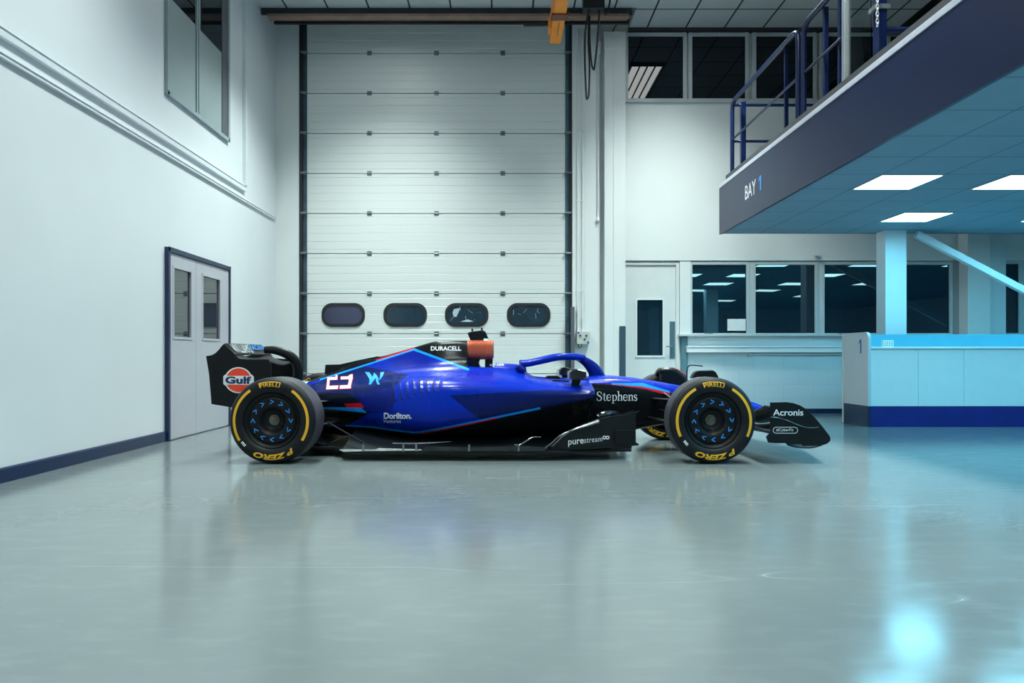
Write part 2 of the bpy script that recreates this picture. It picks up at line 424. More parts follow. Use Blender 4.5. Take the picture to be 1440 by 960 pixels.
# sectional roller door ----------------------------------------------
def roller_door():
    r = sroot('door_2', (fx(613), YB, 0), 'white sectional roller door behind the car')
    x0, x1 = fx(431), fx(796)
    ph = 56.5/SB; seam0 = fz(130)          # one of the seams
    k0 = int(math.floor(seam0/ph)); base = seam0-k0*ph
    white = mat('white_door_section', (0.72, 0.76, 0.74), 0.34, var=0.015, scale=1)
    yf = YB+0.035
    zs = [max(0.02, base-ph)] + [base+i*ph for i in range(0, 20) if base+i*ph < 6.4]
    if zs[1]-zs[0] < 0.05: zs.pop(0)
    # ribbed profile of a section: shallow V grooves
    for i in range(len(zs)-1):
        z0, z1 = zs[i]+0.004, zs[i+1]-0.004
        prof = [(yf+0.012, z0), (yf, z0+0.006)]
        hgt = z1-z0
        for g in (0.10, 0.30, 0.50, 0.70, 0.90):
            zz = z0+hgt*g
            prof += [(yf, zz-0.007), (yf+0.0045, zz), (yf, zz+0.004)]
        prof += [(yf, z1-0.006), (yf+0.012, z1), (yf+0.04, z1), (yf+0.04, z0)]
        b = MB(); b.prism(prof, 0, x0, x1); b.build('door_section', white, r)
    for z in zs[1:-1]:
        for hx in (519, 613.5, 707):
            X = fx(hx); b = MB(); b.box(X-0.036, X+0.036, yf-0.006, yf+0.001, z-0.036, z+0.036)
            b.tube([(X-0.038, yf-0.010, z), (X+0.038, yf-0.010, z)], 0.009, 8); b.build('hinge', M['galv'], r)
        for X in (fx(427.5), fx(798.5)):
            b = MB(); b.box(X-0.045, X+0.04, yf-0.03, yf-0.012, z-0.028, z+0.028)
            b.tube([(X-0.05, yf-0.045, z), (X+0.05, yf-0.045, z)], 0.018, 10); b.build('roller_bracket', M['galv'], r)
    for a, c in ((fx(425.5), fx(431)), (fx(795), fx(800.5))):
        b = MB(); b.box(a, c, yf-0.008, yf+0.03, 0, 6.35); b.build('guide_track', M['track'] if a < 0 else mat('blue_grey_track', (0.07, 0.14, 0.19), 0.4, 0.3, var=0.2), r)
    for a, c in ((fx(421), fx(425.5)), (fx(800.5), fx(804))):
        b = MB(); b.box(a, c, YB-0.01, yf+0.05, 0, 6.35); b.build('edge_seal', M['rubber'], r)
    zc = fz(442.5)
    for i, pxc in enumerate((482, 569.3, 656, 743.5)):
        X = fx(pxc); hw = 0.342; hh = 0.188
        out = rrect(X-hw, X+hw, zc-hh, zc+hh, 0.165, 10); inn = rrect(X-hw+0.045, X+hw-0.045, zc-hh+0.045, zc+hh-0.045, 0.125, 10)
        b = MB(); n = len(out)
        rows = [[(p[0], yf-0.001, p[1]) for p in out], [(p[0]*0.97+X*0.03, yf-0.018, p[1]*0.97+zc*0.03) for p in out],
                [(p[0], yf-0.020, p[1]) for p in inn], [(p[0], yf-0.004, p[1]) for p in inn]]
        b.grid(rows, closed=True)
        f = b.build('window_seal', M['rubber'], r, smooth=True)
        MB().prism(inn, 1, yf-0.008, yf-0.002).build('pane', M['glass_oval_p'] if i == 0 else M['glass_oval'], f)
        if i in (2, 3):   # torn film and scratches on the glazing
            sc = MB(); rr = random.Random(3+i)
            if i == 2:
                sc.prism([(X-0.20, zc+0.09), (X-0.10, zc+0.11), (X-0.13, zc+0.03), (X-0.16, zc-0.03), (X-0.20, zc-0.03), (X-0.22, zc+0.03)][::-1], 1, yf-0.0095, yf-0.0082)
                sc.prism([(X-0.10, zc-0.105), (X+0.02, zc-0.07), (X+0.11, zc-0.10), (X+0.05, zc-0.11)][::-1], 1, yf-0.0095, yf-0.0082)
            for _ in range(9 if i == 2 else 6):
                ax = X+rr.uniform(-0.24, 0.24); az = zc+rr.uniform(-0.11, 0.11); an = rr.uniform(0, PI); L = rr.uniform(0.02, 0.05)
                dx, dz = math.cos(an)*L, math.sin(an)*L
                sc.prism([(ax-dx, az-dz), (ax-dx+0.004, az-dz), (ax+dx+0.004, az+dz), (ax+dx, az+dz)], 1, yf-0.0095, yf-0.0082)
            sc.build('torn_film', mat('torn_pale_film', (0.45, 0.56, 0.60), 0.5), f)
    # lift handle and latch low on the door
    b = MB(); hx = fx(782); hz = fz(497)
    b.tube([(hx, yf-0.001, hz-0.05), (hx, yf-0.06, hz-0.01), (hx+0.02, yf-0.06, hz), (hx+0.16, yf-0.06, hz)], 0.009, 8); b.build('handle', M['galv'], r)
    b = MB(); b.box(fx(784), fx(793.5), yf-0.05, yf-0.001, fz(525.5), fz(518)); b.build('latch_box', M['box_grey'], r, bevel=0.004)
roller_door()

# pilasters and columns between the roller door and the glazed strip ------
struct(MB().box(fx(804.5), fx(843), YB-0.05, YB, 0, CEIL+0.1).build('trim_6', M['wall'], bevel=0.006), 'flat white pilaster beside the roller door')
b = MB(); b.box(fx(848), fx(877), YB-0.17, YB-0.155, 0, CEIL-0.13); b.box(fx(860), fx(863), YB-0.156, YB-0.02, 0, CEIL-0.13); b.box(fx(848), fx(877), YB-0.03, YB-0.001, 0, CEIL-0.13)
b.box(fx(848)-0.01, fx(877)+0.005, YB-0.19, YB-0.171, CEIL-0.36, CEIL-0.10)
b.box(fx(861.5)-0.012, fx(861.5)+0.012, YB-0.178, YB-0.169, 0, CEIL-0.36)
struct(b.build('column', M['wall']), 'white steel column left of the glazed strip')
g = 'conduits running down the pilaster'
for px_, lab in ((811.5, 'thin white conduit nearest the roller door'), (818.5, 'thin white conduit right beside its twin above the control box')):
    b = MB(); X = fx(px_); b.tube([(X, YB-0.065, fz(467)), (X, YB-0.065, CEIL)], 0.012, 10)
    for z in (1.9, 3.3, 4.4, 5.3): b.box(X-0.02, X+0.02, YB-0.078, YB-0.05, z, z+0.02)
    tag(b.build('conduit', M['wall'], smooth=True), lab, 'conduit', g)
t = thing('conduit', 'white pipe with a bulb end on the pilaster, ending halfway up', 'conduit', (fx(840), YB-0.07, fz(312)), g)
b = MB(); X = fx(840); b.tube([(X, YB-0.07, fz(306)), (X, YB-0.07, fz(66))], 0.011, 10); b.build('pipe', M['wall'], t, smooth=True)
b = MB(); b.tube([(X, YB-0.07, fz(314)), (X, YB-0.07, fz(312)), (X, YB-0.07, fz(309)), (X, YB-0.07, fz(306))], [0.008, 0.028, 0.03, 0.012], 14); b.build('end_cap', M['wall'], t, smooth=True)
b = MB(); b.box(fx(836), fx(843), YB-0.12, YB-0.05, fz(78), fz(62)); b.build('junction_box', M['wall'], t, bevel=0.006)

# control box
t = thing('control_box', 'pale door control box with three knobs on the white pilaster', 'control box', (fx(818.5), YB-0.05, fz(484)))
MB().box(fx(810), fx(827.5), YB-0.14, YB-0.051, fz(484), fz(466)).build('housing', M['box_grey'], t, bevel=0.006)
for kx, ky in ((814.5, 472), (823, 472), (820.5, 477.5)):
    MB().lathe_y([(0, -0.02), (0.012, -0.02), (0.014, -0.016), (0.014, 0.0)], fx(kx), fz(ky), YB-0.14, 16).build('knob', M['black'], t, smooth=True)
MB().box(fx(811), fx(813.5), YB-0.142, YB-0.14, fz(469.5), fz(467)).build('sticker', M['blue_ink'], t)
MB().box(fx(824), fx(827), YB-0.142, YB-0.14, fz(483), fz(480)).build('sticker', M['blue_ink'], t)
b = MB(); b.tube(smooth_path([(fx(813), YB-0.1, fz(484)), (fx(812), YB-0.1, fz(487)), (fx(814), YB-0.1, fz(489)), (fx(817), YB-0.1, fz(487)), (fx(817), YB-0.1, fz(484))]), 0.006, 8); b.build('cable', M['cable'], t, smooth=True)

# corner protector and cable guard
struct(MB().box(fx(868.5), fx(877), YB-0.195, YB-0.171, 0, fz(459)).build('trim_7', mat('slate_blue_guard', (0.035, 0.075, 0.11), 0.5), bevel=0.004), 'dark corner guard on the column foot')
struct(MB().box(fx(802), fx(806.5), YB-0.16, YB-0.052, 0, fz(432)).build('trim_8', M['dark_grey'], bevel=0.003), 'dark guard strip beside the door track')

# personnel door ------------------------------------------------------
def single_door():
    x0, x1, zt = fx(879), fx(949.5), fz(373)
    r = sroot('door_3', ((x0+x1)/2, YB, 0), 'white door with a tall glass slot')
    fr = MB(); fr.box(x1, x1+0.05, YB-0.05, YB, 0, zt+0.04); fr.box(x0-0.02, x0, YB-0.05, YB, 0, zt+0.04); fr.box(x0, x1, YB-0.05, YB, zt, zt+0.04)
    fr.build('door_frame', M['door_white'], r, bevel=0.003)
    gx0, gx1, g0, g1 = fx(895), fx(931.5), fz(500), fz(421.5)
    b = MB(); y0, y1 = YB-0.03, YB-0.002
    b.box(x0+0.003, gx0, y0, y1, 0.01, zt-0.003); b.box(gx1, x1-0.003, y0, y1, 0.01, zt-0.003); b.box(gx0, gx1, y0, y1, 0.01, g0); b.box(gx0, gx1, y0, y1, g1, zt-0.003)
    leaf = b.build('door_leaf', M['door_white'], r)
    b = MB()
    for a, c, d, e in ((gx0-0.025, gx0+0.004, g0-0.025, g1+0.02), (gx1-0.004, gx1+0.025, g0-0.025, g1+0.02), (gx0, gx1, g0-0.025, g0+0.004), (gx0, gx1, g1-0.004, g1+0.02)): b.box(a, c, YB-0.042, YB-0.028, d, e)
    b.build('glazing_bead', M['wall'], leaf)
    MB().box(gx0, gx1, YB-0.022, YB-0.012, g0, g1).build('pane', M['glass'], leaf)
    MB().box(fx(941), fx(948.5), YB-0.036, YB-0.0301, fz(504), fz(452)).build('push_plate', mat('grey_push_plate', (0.12, 0.20, 0.24), 0.35, 0.4), leaf)
    b = MB(); b.tube([(fx(944), YB-0.036, fz(487)), (fx(944), YB-0.09, fz(487)), (fx(942.5), YB-0.095, fz(487)), (fx(935), YB-0.095, fz(487))], 0.010, 10); b.build('door_handle', M['galv'], leaf, smooth=True)
single_door()
struct(MB().box(fx(950.5)+0.045, fx(970), YB-0.06, YB, fz(471), fz(367)).build('trim_9', M['wall'], bevel=0.004), 'white post between door and windows')
struct(MB().box(fx(957), fx(966), YB-0.055, YB, 0.08, fz(474)).build('trim_10', mat('shaded_jamb_teal', (0.10, 0.22, 0.26), 0.5), bevel=0.003), 'jamb under the sill, dark teal for its shade')  # jamb lying in shade; that shade is painted as its dark colour

# lower windows -------------------------------------------------------
M['frame'] = mat('pale_grey_window_frame', (0.50, 0.56, 0.57), 0.35, var=0.02)
def window(nm, x0, x1, z0, z1, fr, gm, y, lab, twin=False, top=None):
    r = sroot(nm, ((x0+x1)/2, y, z0), lab)
    b = MB()
    for a, c, d, e in ((x0, x0+fr, z0, z1), (x1-fr, x1, z0, z1), (x0+fr, x1-fr, z0, z0+fr*0.6), (x0+fr, x1-fr, z1-fr, z1)): b.box(a, c, y-0.045, y, d, e)
    b.build('window_frame', M['frame'], r, bevel=0.006)
    MB().box(x0+fr, x1-fr, y-0.018, y-0.010, z0+fr*0.6, z1-fr).build('pane', gm, r)
    return r
zz0, zz1 = fz(471), fz(368.5)
wins = [(967.5, 1052.5), (1056, 1148.5), (1152.5, 1243), (1247, 1337)]
for i, (a, c) in enumerate(wins):
    r = window('window_%d' % (i+2), fx(a), fx(c), zz0, zz1, 0.048, M['glass'], YB-0.012, ['window nearest the white door', 'second window from the white door', 'window left of the pale post', 'window behind and right of the pale post'][i])
    if i in (0, 2):
        b = MB(); X = (fx(a)+fx(c))/2-0.2; b.box(X-0.03, X+0.1, YB-0.075, YB-0.056, zz0+0.012, zz0+0.026); b.build('window_latch', M['galv'], r)
for i, px_ in enumerate((1054.3, 1150.5, 1245)):
    struct(MB().box(fx(px_)-0.024, fx(px_)+0.024, YB-0.05, YB, zz0, zz1).build('trim_%d' % (11+i), M['frame']))
struct(MB().box(fx(1337), fx(1345), YB-0.065, YB, 0, fz(367)).build('trim_14', mat('grey_brown_frame', (0.30, 0.27, 0.27), 0.5)))
tag(MB().box(fx(1022), fx(1047.5), YB-0.040, YB-0.030, fz(465), fz(448.5)).build('notice', M['paper']), 'blank white notice in the corner of the first window', 'notice')
# sill, shelf trunking, pipe, blockwork
struct(MB().box(fx(952), 6.98, YB-0.12, YB, fz(473), fz(470)).build('trim_15', M['frame'], bevel=0.004), 'window sill board')
struct(MB().box(fx(966), 6.98, YB-0.03, YB, 0.075, fz(473)).build('wall_block', M['block'], origin=(0, 0, 0)), 'pale blockwork under the windows')
b = MB(); b.box(fx(963.5), 6.98, YB-0.12, YB-0.03, fz(495.5), fz(486.5)); b.box(fx(963.5), 6.98, YB-0.128, YB-0.12, fz(488.5), fz(486.5))
struct(b.build('trim_16', M['wall'], bevel=0.004), 'white wall trunking under the sill')
t = thing('wall_pipe', 'thin white pipe with round end under the wall trunking', 'pipe', (fx(1100), YB-0.03, fz(498)))
MB().tube([(fx(1054), YB-0.06, fz(498)), (6.9, YB-0.06, fz(498))], 0.014, 10).build('pipe', M['wall'], t, smooth=True)
MB().lathe_y([(0, -0.05), (0.028, -0.05), (0.034, -0.04), (0.034, 0.0)], fx(1053), fz(498), YB-0.031, 20).build('end_fitting', M['box_grey'], t, smooth=True)
# small bracket on the wall above the windows
t = thing('wall_bracket', 'small metal bracket on the white wall above the windows', 'bracket', (fx(1147), YB-0.07, fz(364)))
b = MB(); b.tube(smooth_path([(fx(1141), YB-0.09, fz(361)), (fx(1145), YB-0.11, fz(361.5)), (fx(1148), YB-0.11, fz(364)), (fx(1150), YB-0.11, fz(361))]), 0.008, 8); b.build('hook', M['galv'], t, smooth=True)
MB().box(fx(1144), fx(1151), YB-0.09, YB-0.071, fz(363), fz(360)).build('back_plate', M['box_grey'], t)
# upper windows
z0, z1 = fz(143), fz(48)
for i, (a, c) in enumerate(((872, 964.5), (966.5, 1051.5), (1056, 1146.5), (1150, 1240), (1244, 1334))):
    window('window_%d' % (i+6), fx(a) if i else XW0, fx(c), z0, z1, 0.055, M['glass_up'], YB-0.02,
           ['first dark high window, reflecting a ceiling light', 'second dark high window', 'third dark high window, behind the guard rail', 'fourth dark high window, behind the guard rail', 'fifth dark high window'][i])
struct(MB().box(XW0, 6.98, YB-0.11, YB, fz(147), fz(142.5)).build('trim_17', M['frame'], bevel=0.004), 'sill of the high windows')
# pier and recessed glazing on the far right
struct(MB().box(fx(1345), fx(1376), YB-0.28, YB, 0, CEIL).build('wall_pier', M['wall'], origin=(0, 0, 0)), 'white pier right of the windows')
struct(MB().box(fx(1376), fx(1404), YB-0.17, YB, 0, fz(343)).build('trim_18', M['steel_post']), 'painted post right of the pier')
struct(MB().box(fx(1404), 12.9, YB-0.10, YB, fz(367), fz(343)).build('trim_19', M['steel_post']), 'painted beam over the far right glazing')
struct(MB().box(fx(1376), 12.9, YB-0.14, YB-0.0, fz(343), fz(322)).build('wall_bulkhead', M['wall'], origin=(0, 0, 0)))
for i, (a, c) in enumerate(((1404, 1434), (1434, 1500), (1500, 1590))):
    window('window_%d' % (i+11), fx(a), fx(c), zz0, fz(367), 0.05, M['glass'], YB-0.012, ['narrow window right of the painted post', 'window at the right edge', 'window past the right edge'][i])

# ================================================================== CRANE, BEAM, CABLES
t = thing('crane_runway', 'dark steel runway beam with salmon flange above the roller door', 'beam', (-0.8, 10.7, 5.84))
yb = 10.62
MB().box(-3.55, 1.88, yb, yb+0.03, 5.895, 5.99).build('web', M['beam'], t)
MB().box(-3.45, 1.83, yb-0.03, yb+0.12, 5.855, 5.895).build('bottom_flange', M['salmon'], t)
MB().box(-3.40, 1.86, yb+0.121, yb+0.16, 5.815, 5.885).build('cable_channel', M['black'], t)
def crane():
    t = thing('hoist_girder', 'orange hoist girder hanging under the ceiling beam', 'crane', (0.71, 7.0, 5.3))
    x0, x1 = 0.645, 0.805
    MB().box(x0, x1, 0.5, 10.20, 5.28, 5.62).build('girder', M['orange'], t, bevel=0.006)
    b = MB(); b.box(x0-0.03, x1+0.05, 9.28, 9.44, 5.255, 5.28); b.build('clamp_plate', M['rust'], t, bevel=0.004)
    for y in (9.32, 9.40):
        for x in (x0-0.015, x1+0.035): MB().tube([(x, y, 5.24), (x, y, 5.30)], 0.012, 6).build('bolt', M['galv'], t)
    for y in (9.9, 6.5, 3.0): MB().box(x0+0.03, x1-0.03, y-0.08, y+0.08, 5.62, 5.99).build('hanger', M['rust'], t)
    b = MB(); b.box(x0+0.085, x0+0.092, 9.55, 9.95, 5.276, 5.282); b.build('slot_mark', M['cable'], t)
    b = MB(); b.tube([(x0-0.37, 10.0, 5.46), (x0, 10.0, 5.46)], 0.022, 10); b.build('side_arm', M['black'], t, smooth=True)
    MB().box(x0-0.035, x0-0.001, 9.75, 9.95, 5.30, 5.46).build('side_bracket', M['orange'], t, bevel=0.004)
crane()
def cable(pts, lab, r=0.013, y=10.1):
    p = smooth_path([P3(a, c, y+0.02*i) for i, (a, c) in enumerate(pts)], 10)
    b = MB(); b.tube(p, r, 8)
    tag(b.build('festoon_cable', M['cable'], smooth=True), lab, 'cable', 'black cables looping down beside the roller door')
cable([(834, -12), (829, 10), (824, 38), (822.5, 80), (824.5, 134), (826.5, 137.5), (828, 132), (829, 95), (827.5, 60), (828, 22)], 'longest black cable loop, hanging lowest of the three')
cable([(842, -12), (842.5, 20), (840, 60), (836, 94), (834.5, 97), (832, 90), (829.5, 60), (829, 23)], 'middle black cable loop, wider and shorter')
cable([(844, -12), (847, 8), (852, 20), (857, 6), (859, -12)], 'topmost small black cable loop near the ceiling')
cable([(877, 28), (872, 31), (866, 36), (861.5, 44)], 'short black cable curving down onto the white column', 0.009, 11.15)
tag(MB().box(P3(820, 0, 10.1).x, P3(850, 0, 10.1).x, 10.06, 10.24, 5.72, 5.99).build('cable_trolley', M['black'], bevel=0.01), 'black cable trolley under the ceiling holding the cable loops', 'trolley')

# ================================================================== CEILING LIGHT FITTINGS
GH = 'long louvred ceiling lights of the hall'
def hall_light(x, y, lab):
    t = thing('ceiling_light', lab, 'ceiling light', (x, y, CEIL-0.07), GH)
    b = MB(); b.box(x-0.30, x+0.30, y-0.87, y-0.84, CEIL-0.07, CEIL); b.box(x-0.30, x+0.30, y+0.84, y+0.87, CEIL-0.07, CEIL)
    b.box(x-0.30, x-0.27, y-0.84, y+0.84, CEIL-0.07, CEIL); b.box(x+0.27, x+0.30, y-0.84, y+0.84, CEIL-0.07, CEIL)
    for k in (-0.135, 0.0, 0.135): b.box(x+k-0.012, x+k+0.012, y-0.84, y+0.84, CEIL-0.083, CEIL-0.05)
    b.build('louvre_frame', M['black'], t)
    for k in (-0.2, -0.067, 0.067, 0.2):
        MB().box(x+k-0.052, x+k+0.052, y-0.83, y+0.83, CEIL-0.068, CEIL-0.05).build('diffuser', M['lamp_white'], t)
    return t
for i, (x, y) in enumerate(HALL_SPOTS):
    rowname = ['nearest the roller door', 'above the race car', 'over the open floor', 'farthest from the roller door'][i//2]
    hall_light(x, y, 'long louvred ceiling light %s, on the %s side' % (rowname, 'left wall' if x < 0 else 'mezzanine'))
GP = 'square light panels under the mezzanine'
plab = {0: 'glowing square panel closest to the mezzanine edge, ahead of the post', 1: 'glowing square panel nearest the pale post, farthest back', 2: 'glowing square panel cut by the right picture edge'}
proto = None
for i, (x, y) in enumerate(MEZZ_SPOTS):
    lab = plab.get(i, 'glowing square soffit panel, %.1f m in from the edge and %.1f m ahead' % (x-3.07, y))
    if proto is None:
        t = thing('light_panel', lab, 'ceiling light', (x, y, MEZZ_Z-0.008), GP)
        b = MB()
        for a in ((x-0.3, x-0.286, y-0.3, y+0.3), (x+0.286, x+0.3, y-0.3, y+0.3), (x-0.286, x+0.286, y-0.3, y-0.286), (x-0.286, x+0.286, y+0.286, y+0.3)): b.box(*a, MEZZ_Z-0.009, MEZZ_Z-0.0005)
        b.build('frame', M['frame'], t)
        MB().box(x-0.285, x+0.285, y-0.285, y+0.285, MEZZ_Z-0.008, MEZZ_Z-0.001).build('diffuser', M['lamp_cyan'], t)
        proto = t
    else:
        r = dup(proto, (x, y, MEZZ_Z-0.008)); r['label'] = lab

# ================================================================== MEZZANINE
XM, YM0, YM1 = 3.07, -4.5, 10.2
t = thing('mezzanine', 'mezzanine deck with navy fascia and tiled soffit above the desk', 'mezzanine', (XM, YM1, MEZZ_Z))
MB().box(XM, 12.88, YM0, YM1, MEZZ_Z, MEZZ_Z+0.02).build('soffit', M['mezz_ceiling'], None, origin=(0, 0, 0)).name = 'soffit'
so = bpy.data.objects['soffit']; so.parent = t; so.location = -Vector(t.location)
MB().box(XM+0.02, 12.88, YM0+0.02, YM1-0.02, MEZZ_Z+0.021, 3.25).build('deck', M['dark_grey'], t)
b = MB(); b.box(XM-0.03, XM, YM0, YM1+0.02, MEZZ_Z-0.012, 3.25); b.box(XM, 12.88, YM1, YM1+0.02, MEZZ_Z-0.002, 3.25); b.build('fascia', M['navy_fascia'], t)
MB().box(XM-0.035, XM+0.04, YM0, YM1+0.02, 3.251, 3.305).build('edge_strip', M['grey_strip'], t, bevel=0.004)
MB().box(XM+0.05, XM+0.07, YM0, YM1-0.02, 3.251, 3.425).build('toe_board', mat('charcoal_kickboard', (0.035, 0.036, 0.042), 0.6), t)
# BAY 1 lettering on the fascia (faces -X, reads with decreasing Y)
def fascia_text(body, y_left, y_right, z0, z1, m, nm):
    v, f = text2d(body, bold=0.01)
    b = MB(); b.add([(XM-0.0325, y_left+(y_right-y_left)*p[0], z0+(z1-z0)*p[1]) for p in v], f); return b.build(nm, m, fa)
fa = [c for c in t.children if c.name.startswith('fascia')][0]
fascia_text('BAY', 9.12, 8.73, 2.855, 3.03, M['white_vinyl'], 'bay_lettering')
ONE = poly2d([[(.55, 0), (1, 0), (1, 1), (.55, 1)], [(.55, 1), (.0, .80), (.0, .66), (.55, .84)]])
b = MB(); b.add([(XM-0.0325, 8.64-0.09*p[0], 2.855+0.175*p[1]) for p in ONE[0]], ONE[1]); b.build('bay_numeral', M['sky_vinyl'], fa)

# guard rails
XR = 3.17
def zrail(px, py): Y = XR*F/(px-VX); return Y, H+(VY-py)*Y/F
def rail(nm, lab, posts, top, mids, y_hi, y_lo, z0=3.27, hook=True):
    t = thing(nm, lab, 'guard rail', (XR, (y_hi+y_lo)/2, z0), 'blue guard rails on the mezzanine edge')
    p = [(XR, y_hi, z0), (XR, y_hi, top-0.16), (XR, y_hi-0.02, top-0.05), (XR, y_hi-0.12, top)]
    p += [(XR, y_lo+0.12, top), (XR, y_lo+0.03, top-0.03), (XR, y_lo, top-0.14), (XR, y_lo, z0)] if hook else [(XR, y_lo, top)]
    out = [Vector(p[0])]+smooth_path(p[1:4], 5)+(smooth_path(p[4:7], 5)+[Vector(p[7])] if hook else [Vector(p[4])])
    MB().tube(out, 0.029, 12).build('top_rail', M['rail_blue'], t, smooth=True)
    for zm in mids: MB().tube([(XR, y_hi, zm), (XR, y_lo, zm)], 0.014, 8).build('mid_rail', M['rail_blue'], t, smooth=True)
    for y, wd in posts:
        MB().box(XR+0.012, XR+0.012+wd, y-wd*0.35, y+wd*0.35, z0, top-0.02).build('post', M['rail_blue'], t, bevel=0.006)
    return t
rail('guard_rail', 'blue tubular guard rail at the far corner of the mezzanine', [(8.22, 0.045)], 4.41, (3.89,), 10.05, 7.80)
rail('guard_rail', 'blue tubular guard rail section nearer the camera, rising out of frame', [(7.22, 0.05), (6.90, 0.05)], 4.39, (3.88,), 7.66, 6.80, hook=False)
t = thing('guard_rail', 'blue return rail running along the rear end of the mezzanine', 'guard rail', (6.0, 10.05, 3.27), 'blue guard rails on the mezzanine edge')
for zm in (4.37, 3.87): MB().tube([(XR+0.03, 10.05, zm), (12.5, 10.05, zm)], 0.02, 8).build('rail', M['rail_blue'], t, smooth=True)
for x in (XR+0.10, 5.0, 6.6, 8.2, 9.8): MB().box(x, x+0.07, 9.98, 10.04, 3.27, 4.40).build('post', M['rail_blue'], t, bevel=0.006)
t = thing('glass_gate', 'glass screen with aluminium posts on the mezzanine edge', 'gate', (XR, 6.3, 3.27))
Yg = XR*F/(1190-VX)
MB().box(XR-0.03, XR+0.03, Yg-0.03, Yg+0.03, 3.27, 5.6).build('post', M['alu'], t, bevel=0.004)
MB().box(XR+0.0, XR+0.02, 6.27, Yg-0.04, 3.30, 3.34).build('bottom_rail', mat('pale_cyan_glass_edge', (0.35, 0.75, 0.80), 0.2), t)
MB().box(XR-0.005, XR+0.02, 6.27, Yg-0.04, 4.95, 5.02).build('top_rail', M['alu'], t)
gm, gnt, gp = newmat('clear_screen_glass'); gp.inputs['Transmission Weight'].default_value = 1.0; gp.inputs['Roughness'].default_value = 0.02; gp.inputs['IOR'].default_value = 1.1
gnt.links.new(mix(gnt, noise(gnt, 2), (0.9, 0.97, 0.97), (0.95, 1, 1)), gp.inputs['Base Color'])
MB().box(XR+0.004, XR+0.012, 6.27, Yg-0.04, 3.34, 4.95).build('pane', gm, t)
Yc = XR*F/(1231-VX)
t = thing('mast', 'thick blue mast standing on the mezzanine edge', 'post', (XR, Yc, 3.27))
MB().box(XR-0.0, XR+0.075, Yc-0.05, Yc+0.05, 3.27, 5.985).build('post', M['rail_blue'], t, bevel=0.008)
MB().tube([(XR+0.06, Yc, P3(1240, 44, Yc).z), (9.0, Yc, P3(1240, 44, Yc).z)], 0.035, 12).build('cross_pipe', M['rail_blue'], t, smooth=True)
MB().box(XR-0.03, XR+0.10, Yc-0.06, Yc+0.06, P3(0, 13, Yc).z-0.02, P3(0, 13, Yc).z+0.02).build('collar', M['galv'], t)
b = MB(); zc = 3.27+0.6; ch_x = XR-0.02
zlo, zhi = P3(0, 40, Yc).z, 5.9
k = 0; z = zlo
b = MB()
while z < zhi:
    a = 0 if k % 2 else PI/2
    ring = [(ch_x+0.011*math.cos(q)*math.cos(a), Yc-0.072+0.011*math.cos(q)*math.sin(a), z+0.02*math.sin(q)) for q in [2*PI*i/8 for i in range(9)]]
    b.tube(ring, 0.004, 5, cap=False); z += 0.03; k += 1
tag(b.build('hoist_chain', M['chain']), 'pale link chain hanging against the thick blue mast', 'chain')

# support post and brace
struct(MB().box(5.22, 5.51, 9.91, 10.16, 0, MEZZ_Z).build('column', M['steel_post'], bevel=0.006), 'pale square post carrying the mezzanine')
for i_, yy_ in enumerate((3.95, -3.2)):
    struct(MB().box(5.2, 5.5, yy_-0.14, yy_+0.14, 0, MEZZ_Z).build('column', M['steel_post'], bevel=0.006))
b = MB()
pA, pB = Vector((5.66, 9.95, 2.57)), Vector((9.7, 9.95, 0.45))
d = (pB-pA).normalized(); nrm = Vector((d.z, 0, -d.x))
hw = 0.045; vs = []
for p in (pA, pB):
    for sy in (-0.04, 0.04):
        for sn in (-hw, hw): vs.append(p+nrm*sn+Vector((0, sy, 0)))
b.add(vs, [(0, 1, 3, 2), (4, 6, 7, 5), (0, 4, 5, 1), (2, 3, 7, 6), (0, 2, 6, 4), (1, 5, 7, 3)])
tag(b.build('diagonal_brace', M['steel_post'], bevel=0.006), 'pale diagonal brace running down right from the square post', 'brace')
struct(MB().box(9.8, 10.05, 9.85, 10.1, 0, MEZZ_Z).build('column.001', M['steel_post'], bevel=0.006))

# ================================================================== RECEPTION DESK
def desk():
    x0, x1, yf, yr = 4.62, 9.6, 9.18, 9.80
    t = thing('reception_desk', 'long white counter desk with navy plinth under the mezzanine', 'desk', (x0, yf, 0))
    zp, zt = 0.262, 0.985
    seams = [x0+0.02, 5.25, 5.83, 6.6, 7.3, 8.1, 8.9, x1]
    for a, c in zip(seams[:-1], seams[1:]):
        MB().box(a+0.002, c-0.002, yf, yf+0.02, zp, zt).build('front_panel', M['desk_white'], t, bevel=0.002)
    MB().box(x0+0.02, x1, yf-0.008, yf+0.02, 0, zp-0.004).build('plinth', M['desk_navy'], t, bevel=0.002)
    MB().box(x0+0.02, x1, yf-0.025, yf+0.5, zt, zt+0.028).build('counter_top', M['desk_white'], t, bevel=0.008)
    MB().box(x0+0.04, x1, yf+0.501, yf+0.53, 0.0, 1.185).build('upstand', mat('shaded_upstand_laminate', (0.10, 0.42, 0.55), 0.35, var=0.03), t, bevel=0.004)  # bluish shading behind the counter is put into the upstand's colour
    # end panel with a rounded top front corner
    out = [(yf-0.03, 0.262), (yf-0.03, 1.10)]+[(yf+0.05-0.08*math.cos(a), 1.12+0.08*math.sin(a)) for a in [PI/2*i/8 for i in range(9)]]+[(yr, 1.2), (yr, 0.262)]
    b = MB(); b.prism(out, 0, x0-0.02, x0+0.02); e = b.build('end_panel', M['desk_grey'], t, bevel=0.004)
    MB().box(x0-0.022, x0+0.018, yf-0.028, yr, 0, 0.260).build('end_plinth', M['navy'], t)
    MB().box(x0-0.03, x0+0.02, yr, yr+0.035, 0, 1.2).build('end_strip', M['wall'], t, bevel=0.003)
    v, f = ONE
    b = MB(); b.add([(x0-0.0215, yf+0.21-0.07*p[0], 0.93+0.18*p[1]) for p in v], f); b.build('numeral', M['blue_ink'], e)
desk()
